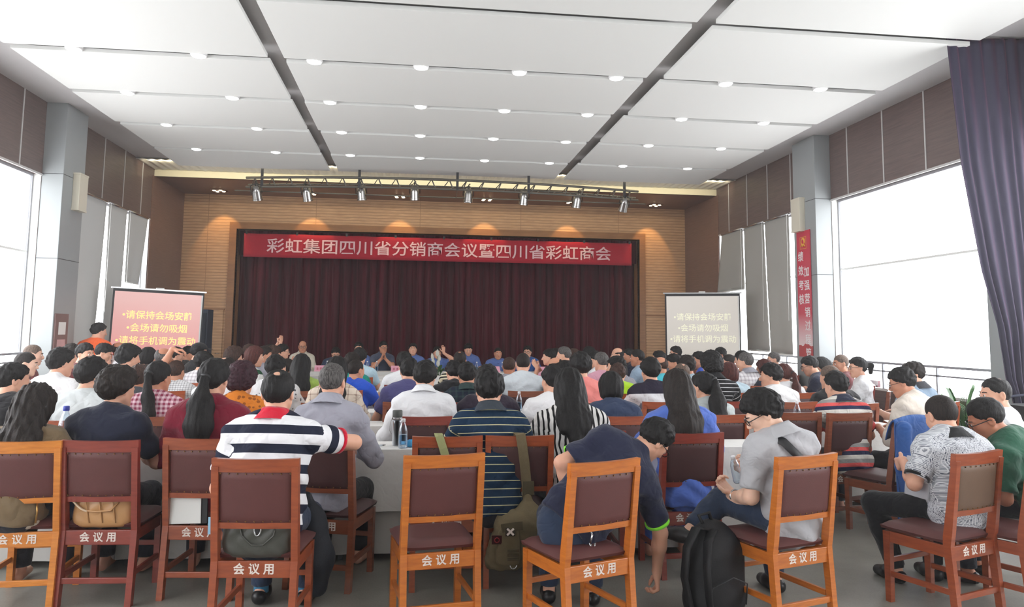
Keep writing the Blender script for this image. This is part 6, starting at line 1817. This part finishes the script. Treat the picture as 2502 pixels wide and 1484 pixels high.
# papers and blue card behind the rail of ch2
e = on_chair(ch2, 'document_folder', 'white papers in a black folder stuck behind the orange brown chair rail', 'folder')
MB().box((-.165, -.205, .43), (.05, -.190, .60), Matrix.Rotation(-.03, 4, 'Y')).build('folder', M_BLACK, e); MB().box((-.172, -.212, .432), (.015, -.205, .602), Matrix.Rotation(-.03, 4, 'Y')).build('sheets', M_WHITE, e)
MB().tube([(.07, -.2, .60), (.085, -.205, .56), (.082, -.205, .53)], .008, 8).build('key_ring', M_STEEL, e, True)
e = on_chair(ch2, 'badge_card', 'pale blue card hanging from the orange brown chair rail', 'card')
MB().box((.055, -.236, .375), (.125, -.232, .475), bevel=.002).build('card', mat_plain('pale_blue_card', srgb(156, 204, 232), .5, .4), e); MB().box((.085, -.2375, .42), (.095, -.236, .455)).build('printed_mark', mat_plain('card_print_blue', srgb(50, 80, 150), .6), e)
MB().strap([(.09, -.234, .475), (.075, -.225, .54), (.05, -.205, .60)], (1, 0, 0), .012, .002).build('lanyard', M_BLACK, e)
# strap over the empty front chair
e = on_chair(ch4, 'canvas_strap', 'pale green canvas strap hooked over the empty strapped chair', 'strap')
SGR = mat_plain('pale_olive_canvas', srgb(146, 148, 104), .9, .2, vary=.12, bump=.3)
MB().strap([(-.05, -.20, .78), (-.055, -.235, .92), (-.06, -.262, .956), (-.055, -.300, .945), (-.03, -.305, .87), (.0, -.298, .78), (.03, -.29, .66)], (1, 0, 0), .05, .005).build('webbing', SGR, e)
MB().tube([(.0 + .018 * math.cos(t_), -.302, .80 + .012 * math.sin(t_)) for t_ in np.linspace(0, 6.28, 14)[:-1]], .003, 6, close=True).build('buckle', M_DARKMETAL, e, True)
# green messenger bag on ch5
CAN = mat_plain('olive_drab_canvas', srgb(112, 100, 76), .9, .2, vary=.15, scale=30, bump=.5); CAND = mat_plain('dark_olive_canvas', srgb(84, 76, 58), .9, .2, vary=.12, scale=30, bump=.5)
e = on_chair(ch5, 'messenger_bag', 'olive canvas messenger bag with patches hanging from a chair back', 'bag')
MB().strap([(-.01, -.22, .80), (-.008, -.262, .955), (.0, -.298, .95), (.012, -.302, .88), (.03, -.296, .76), (.045, -.29, .62), (.055, -.29, .50), (.05, -.295, .43)], (1, 0, 0), .062, .006).build('strap', CAN, e)
MB().box((.02, -.305, .575), (.09, -.290, .66), bevel=.004).build('strap_buckle', CAND, e)
f = Field()
f.fn(lambda X, Y, Z: ((np.abs((X + .03 - (Z - .33) * .35) / .145) ** 4 + np.abs((Y + .31) / .085) ** 2.6 + np.abs((Z - .315) / .185) ** 4) ** (1 / 3.5) - 1 + .03 * np.sin(X * 70 + Z * 50) * np.sin(Z * 60)) * .075, _v(-.30, -.42, .10), _v(.24, -.2, .54))
f.cone((.05, -.295, .56), (.05, -.30, .42), .026, .085, .04); f.cone((.08, -.30, .48), (.10, -.31, .30), .03, .055, .03); f.cone((-.15, -.29, .56), (-.11, -.30, .42), .012, .05, .03)
body = link('bag_body', field_mesh('bag_body', f, .009, CAN), e); DZ = .08
f = soft_bag(-.165, .0, -.435, -.375, .18, .41, puff=.01); link('front_pocket', field_mesh('front_pocket', f, .007, CAN), e)
f = soft_bag(.02, .13, -.41, -.35, .18, .35); link('side_pocket', field_mesh('side_pocket', f, .007, CAND), e)
MB().strap([(-.13, -.44, .41), (-.06, -.443, .42), (.0, -.44, .425)], (0, 0, 1), .05, .006).build('flap_edge', CAND, e)
pt = MB().box((-.105, -.445, .365), (-.045, -.436, .415)).build('patch', mat_plain('dark_patch', srgb(58, 52, 44), .9, .2), e)
mb = MB(); mb.strap([(-.095, -.447, .372), (-.055, -.447, .410)], (1, 0, -.6), .012, .002); mb.strap([(-.055, -.4475, .372), (-.095, -.4475, .410)], (1, 0, .6), .012, .002); mb.build('patch_cross', M_STENCIL, pt)
pt = MB().box((-.185, -.43, .315), (-.125, -.418, .365)).build('patch', mat_plain('maroon_patch', srgb(70, 34, 36), .9, .2), e)
MB().tube([(-.155 + .014 * math.cos(t_), -.432, .34 + .014 * math.sin(t_)) for t_ in np.linspace(0, 6.28, 12)[:-1]], .003, 6, close=True).build('patch_ring', mat_plain('patch_red', srgb(160, 50, 56), .8), pt, True)
for z_ in (.22, .245, .27): MB().box((-.09, -.445, z_), (-.02, -.437, z_ + .014)).build('webbing_loop', CAND, e)
MB().tube([(-.055 + .02 * math.cos(t_), -.447, .195 + .02 * math.sin(t_)) for t_ in np.linspace(math.pi, 2 * math.pi, 10)], .0035, 6).build('d_ring', M_STEEL, e, True)
# black backpack on the floor
BPY = 4.28; bp = atY(1745, 1400, BPY)[0]
e = empty('backpack', (bp, BPY, 0), .25); tag(e, 'large black backpack standing on the floor between two orange chairs', 'backpack')
BLK = mat_plain('black_nylon', srgb(24, 24, 27), .6, .4, vary=.15, scale=14, bump=.25)
f = Field(); f.cone((0, 0, .13), (0, 0, .34), .20, .17, .05, Frame(_v(0, 0, 0), np.eye(3)), (1, .62, 1)); f.cone((.0, .0, .34), (-.02, .02, .44), .16, .09, .06, Frame(_v(0, 0, 0), np.eye(3)), (1, .62, 1)); f.cone((-.01, -.12, .12), (-.01, -.11, .24), .10, .09, .03, Frame(_v(0, 0, 0), np.eye(3)), (1, .6, 1))
f.fn(lambda X, Y, Z: .01 - Z + 0 * X + 0 * Y, _v(-1, -1, -1), _v(1, 1, 1), op='i')
link('bag_body', field_mesh('bag_body', f, .011, BLK), e)
MB().strap([(-.06, -.02, .50), (-.16, -.06, .52), (-.23, -.07, .42), (-.24, -.06, .26), (-.2, -.06, .08), (-.16, -.05, .02)], (0, 1, 0), .06, .012).build('shoulder_strap', BLK, e, True)
MB().strap([(-.04, -.05, .50), (-.14, -.14, .46), (-.17, -.17, .32), (-.15, -.16, .16), (-.11, -.13, .05)], (0, 1, .2), .055, .012).build('shoulder_strap', BLK, e, True)
MB().tube([(-.06, .0, .50), (-.10, .0, .57), (-.03, .0, .58), (.0, .0, .50)], .011, 8).build('grab_handle', BLK, e, True)
MB().tube([(-.13, -.125, .10), (-.12, -.15, .22), (0, -.175, .27), (.11, -.15, .22), (.12, -.125, .10)], .004, 6).build('zip', M_DARKMETAL, e, True)
# dark jacket bundle beside the rugby shirt
f = Field(); q = atY(757, 1290, 4.62); 
f.cone((0, 0, .50), (.02, 0, .28), .07, .10, .05); f.cone((.02, 0, .28), (.03, .02, .12), .10, .06, .05); f.cone((-.05, .02, .62), (0, 0, .46), .035, .06, .05); f.ell(_v(.05, -.03, .3), _v(.05, .05, .10), .03)
o = link('shoulder_bag', field_mesh('shoulder_bag', f, .012, mat_plain('charcoal_nylon', srgb(34, 37, 44), .7, .3, vary=.2, scale=16, bump=.3))); o.location = (q[0] + .02, q[1], 0); tag(o, 'charcoal shoulder bag slung beside the rugby shirt sitter', 'bag')
MB().strap([(-.05, -.02, .60), (-.08, -.02, .75), (-.1, .02, .9)], (0, 1, 0), .03, .005).build('strap', M_BLACK, o)
# blue jacket over the back of a chair
chL = chair_at(2226, 1026, 5.72, -22, 'chair under the cream shirt, mostly hidden by the bright blue jacket', W_BROWN, PADD)
cf = math.radians(-22)
e = empty('draped_jacket', (chL.location.x - math.sin(cf) * .262, chL.location.y - math.cos(cf) * .262, 0), -cf); tag(e, 'bright blue jacket hanging over a chair back beside the cream shirt', 'jacket')
def jk(u, v):
    w_ = .235 + .055 * v; x = -w_ + 2 * w_ * u - .09 * v * (1 - u)
    s_ = (v - .18) / .82
    if v < .18: y, z = .06 - .095 * (v / .18), .965 - .16 * (1 - v / .18) ** 2
    else: y, z = -.035 - .05 * s_ - .035 * math.sin(u * 11 + 2 * s_) * s_, .965 - .72 * s_ - .05 * math.sin(u * 3) * s_
    return Vector((x, y, z - .03 * abs(2 * u - 1) ** 2))
mb = MB(); mb.grid(jk, 30, 30, .008); mb.build('jacket_body', K['jacketblue'], e, True)
f = Field(); f.cone((-.21, -.08, .88), (-.28, -.11, .60), .06, .055, .03); f.cone((-.28, -.11, .60), (-.27, -.12, .32), .055, .045, .03); link('sleeve', field_mesh('sleeve', f, .012, K['jacketblue']), e)
chM = chair_at(2134, 932, 10.6, -78, 'empty plum tinted chair seen sideways by the right window', chair_wood('plum_chair_wood', (96, 50, 60), (124, 70, 80)), leather('plum_pad', srgb(98, 56, 72)), text=False, detail=False)
chN = chair_at(1947, 988, 7.15, -4, 'chair behind the bottle with blue label in the right block', W_RED, PADD)

# ------------------------------------------------------------------ things worn or held
def worn(parent_name, mb_fn, name, mt, smooth=True, sub=None):
    p = INFO[parent_name]['o']; return mb_fn().build(name, mt, p, smooth)
I_ = INFO[youth]; T_ = I_['T']; s__ = I_['s']
pts = [T_.w(p) for p in ((-.10, .10, .40 * s__), (-.125, .075, .485 * s__), (-.118, -.02, .525 * s__), (-.07, -.115, .47 * s__), (.0, -.150, .36 * s__), (.08, -.158, .22 * s__), (.15, -.135, .08 * s__))]
MB().strap(pts, T_.R @ _v(.75, .0, .65), .05, .006).build('shoulder_strap', M_BLACK, I_['o'], True)
S1, E1, W1 = I_['arms'][1]; ax = (W1 - E1) / np.linalg.norm(W1 - E1); u_ = np.cross(ax, [0, 0, 1]); u_ /= np.linalg.norm(u_); v_ = np.cross(ax, u_); wc = E1 + (W1 - E1) * .93
wt = MB().tube([wc + (u_ * math.cos(t_) + v_ * math.sin(t_)) * .032 for t_ in np.linspace(0, 2 * math.pi, 22)[:-1]], .007, 8, close=True).build('watch', M_STEEL, I_['o'], True)
# clear cup held by the youth
S0, E0, W0 = I_['arms'][0]; hc_ = (W0 + W1) / 2 + _v(0, .05, .06); Rw_ = rotz(-I_['face']); wp = Rw_ @ hc_ + I_['loc']
e = empty('plastic_cup', (wp[0], wp[1], wp[2] - .05), 0); e.rotation_euler = (.15, -.25, 0); tag(e, 'clear plastic bottle held by the youth in light grey polo', 'bottle')
MB().lathe([(.024, 0), (.027, .01), (.027, .11), (.02, .135), (.012, .15)], 20).build('cup_body', M_PET, e, True); MB().lathe([(.0135, .148), (.0135, .168), (.012, .17)], 14).build('cap', M_CAPW, e, True)
# tablet under the arm of the dash print shirt
I_ = INFO[dash]; S1, E1, W1 = I_['arms'][1]; wp = rotz(-I_['face']) @ (E1 * .6 + W1 * .4 + _v(.055, 0, -.02)) + I_['loc']
o = MB().box((-.008, -.10, -.12), (.008, .10, .12), bevel=.004).build('notebook', mat_plain('grey_white_notebook', srgb(188, 190, 196), .5, .4)); o.location = wp; o.rotation_euler = (0, .12, -I_['face']); tag(o, 'grey white notebook tucked under the dash print sleeve', 'notebook')
# keys on the belt of the bending person
bo = [v for k, v in INFO.items() if 'bending' in v['o']['label']][0]; T_ = bo['T']; Tp = T_
mb = MB(); mb.tube([T_.w((.172 * math.cos(t_), .120 * math.sin(t_), -.03)) for t_ in np.linspace(0, 2 * math.pi, 30)[:-1]], .017, 8, close=True); mb.build('belt', M_BLACK, bo['o'], True)
kb = _v(.10, -.10, .56); mb = MB(); mb.tube([kb, kb + _v(.015, -.03, -.03), kb + _v(.005, -.035, -.07)], .006, 6); mb.tube([kb + _v(0, -.03, -.07), kb + _v(.025, -.035, -.11)], .007, 6); mb.tube([kb + _v(.03, -.03, -.07), kb + _v(.02, -.035, -.115)], .005, 6); mb.build('keys', M_STEEL, bo['o'], True)
# cap
I_ = INFO[cap.name]; H_ = I_['H']; f = Field(); f.ell(_v(0, -.012, .045), _v(.092, .112, .088), .01, H_); f.ell(_v(0, .13, .055), _v(.065, .07, .010), .01, H_)
f.fn(lambda X, Y, Z, H=H_: -(Z - H.o[2] - .035) + 0 * X + 0 * Y, _v(-3, -3, -3), _v(3, 3, 3), op='i'); link('cap', field_mesh('cap', f, .009, K['black']), I_['o'])
# bag strap across the white plaid shirt
wp_ = [v for k, v in INFO.items() if 'white plaid shirt' in v['o']['label']][0]; T_ = wp_['T']; s__ = wp_['s']
MB().strap([T_.w(p) for p in ((.13, .05, .47 * s__), (.12, -.03, .49 * s__), (.05, -.10, .42 * s__), (-.05, -.135, .28 * s__), (-.13, -.12, .12 * s__))], T_.R @ _v(.7, 0, .7), .045, .006).build('bag_strap', M_BLACK, wp_['o'], True)
# ------------------------------------------------------------------ thin haze in the hall air, added to imitate the window glare
def haze():
    m = bpy.data.materials.new('hall_haze'); m.use_nodes = True; t = m.node_tree
    for n in list(t.nodes):
        if n.type != 'OUTPUT_MATERIAL': t.nodes.remove(n)
    o = [n for n in t.nodes if n.type == 'OUTPUT_MATERIAL'][0]
    v = t.nodes.new('ShaderNodeVolumeScatter'); v.inputs['Density'].default_value = .0038; v.inputs['Anisotropy'].default_value = .55; v.inputs['Color'].default_value = (1, 1, 1, 1)
    t.links.new(v.outputs[0], o.inputs['Volume'])
    h = MB().box((XL + .03, -5.9, .02), (XR - .03, YB - .06, 4.63)).build('haze', m); h['kind'] = 'stuff'; h['label'] = 'thin haze in the hall air, also standing in for window glare'; h['category'] = 'haze'
haze()
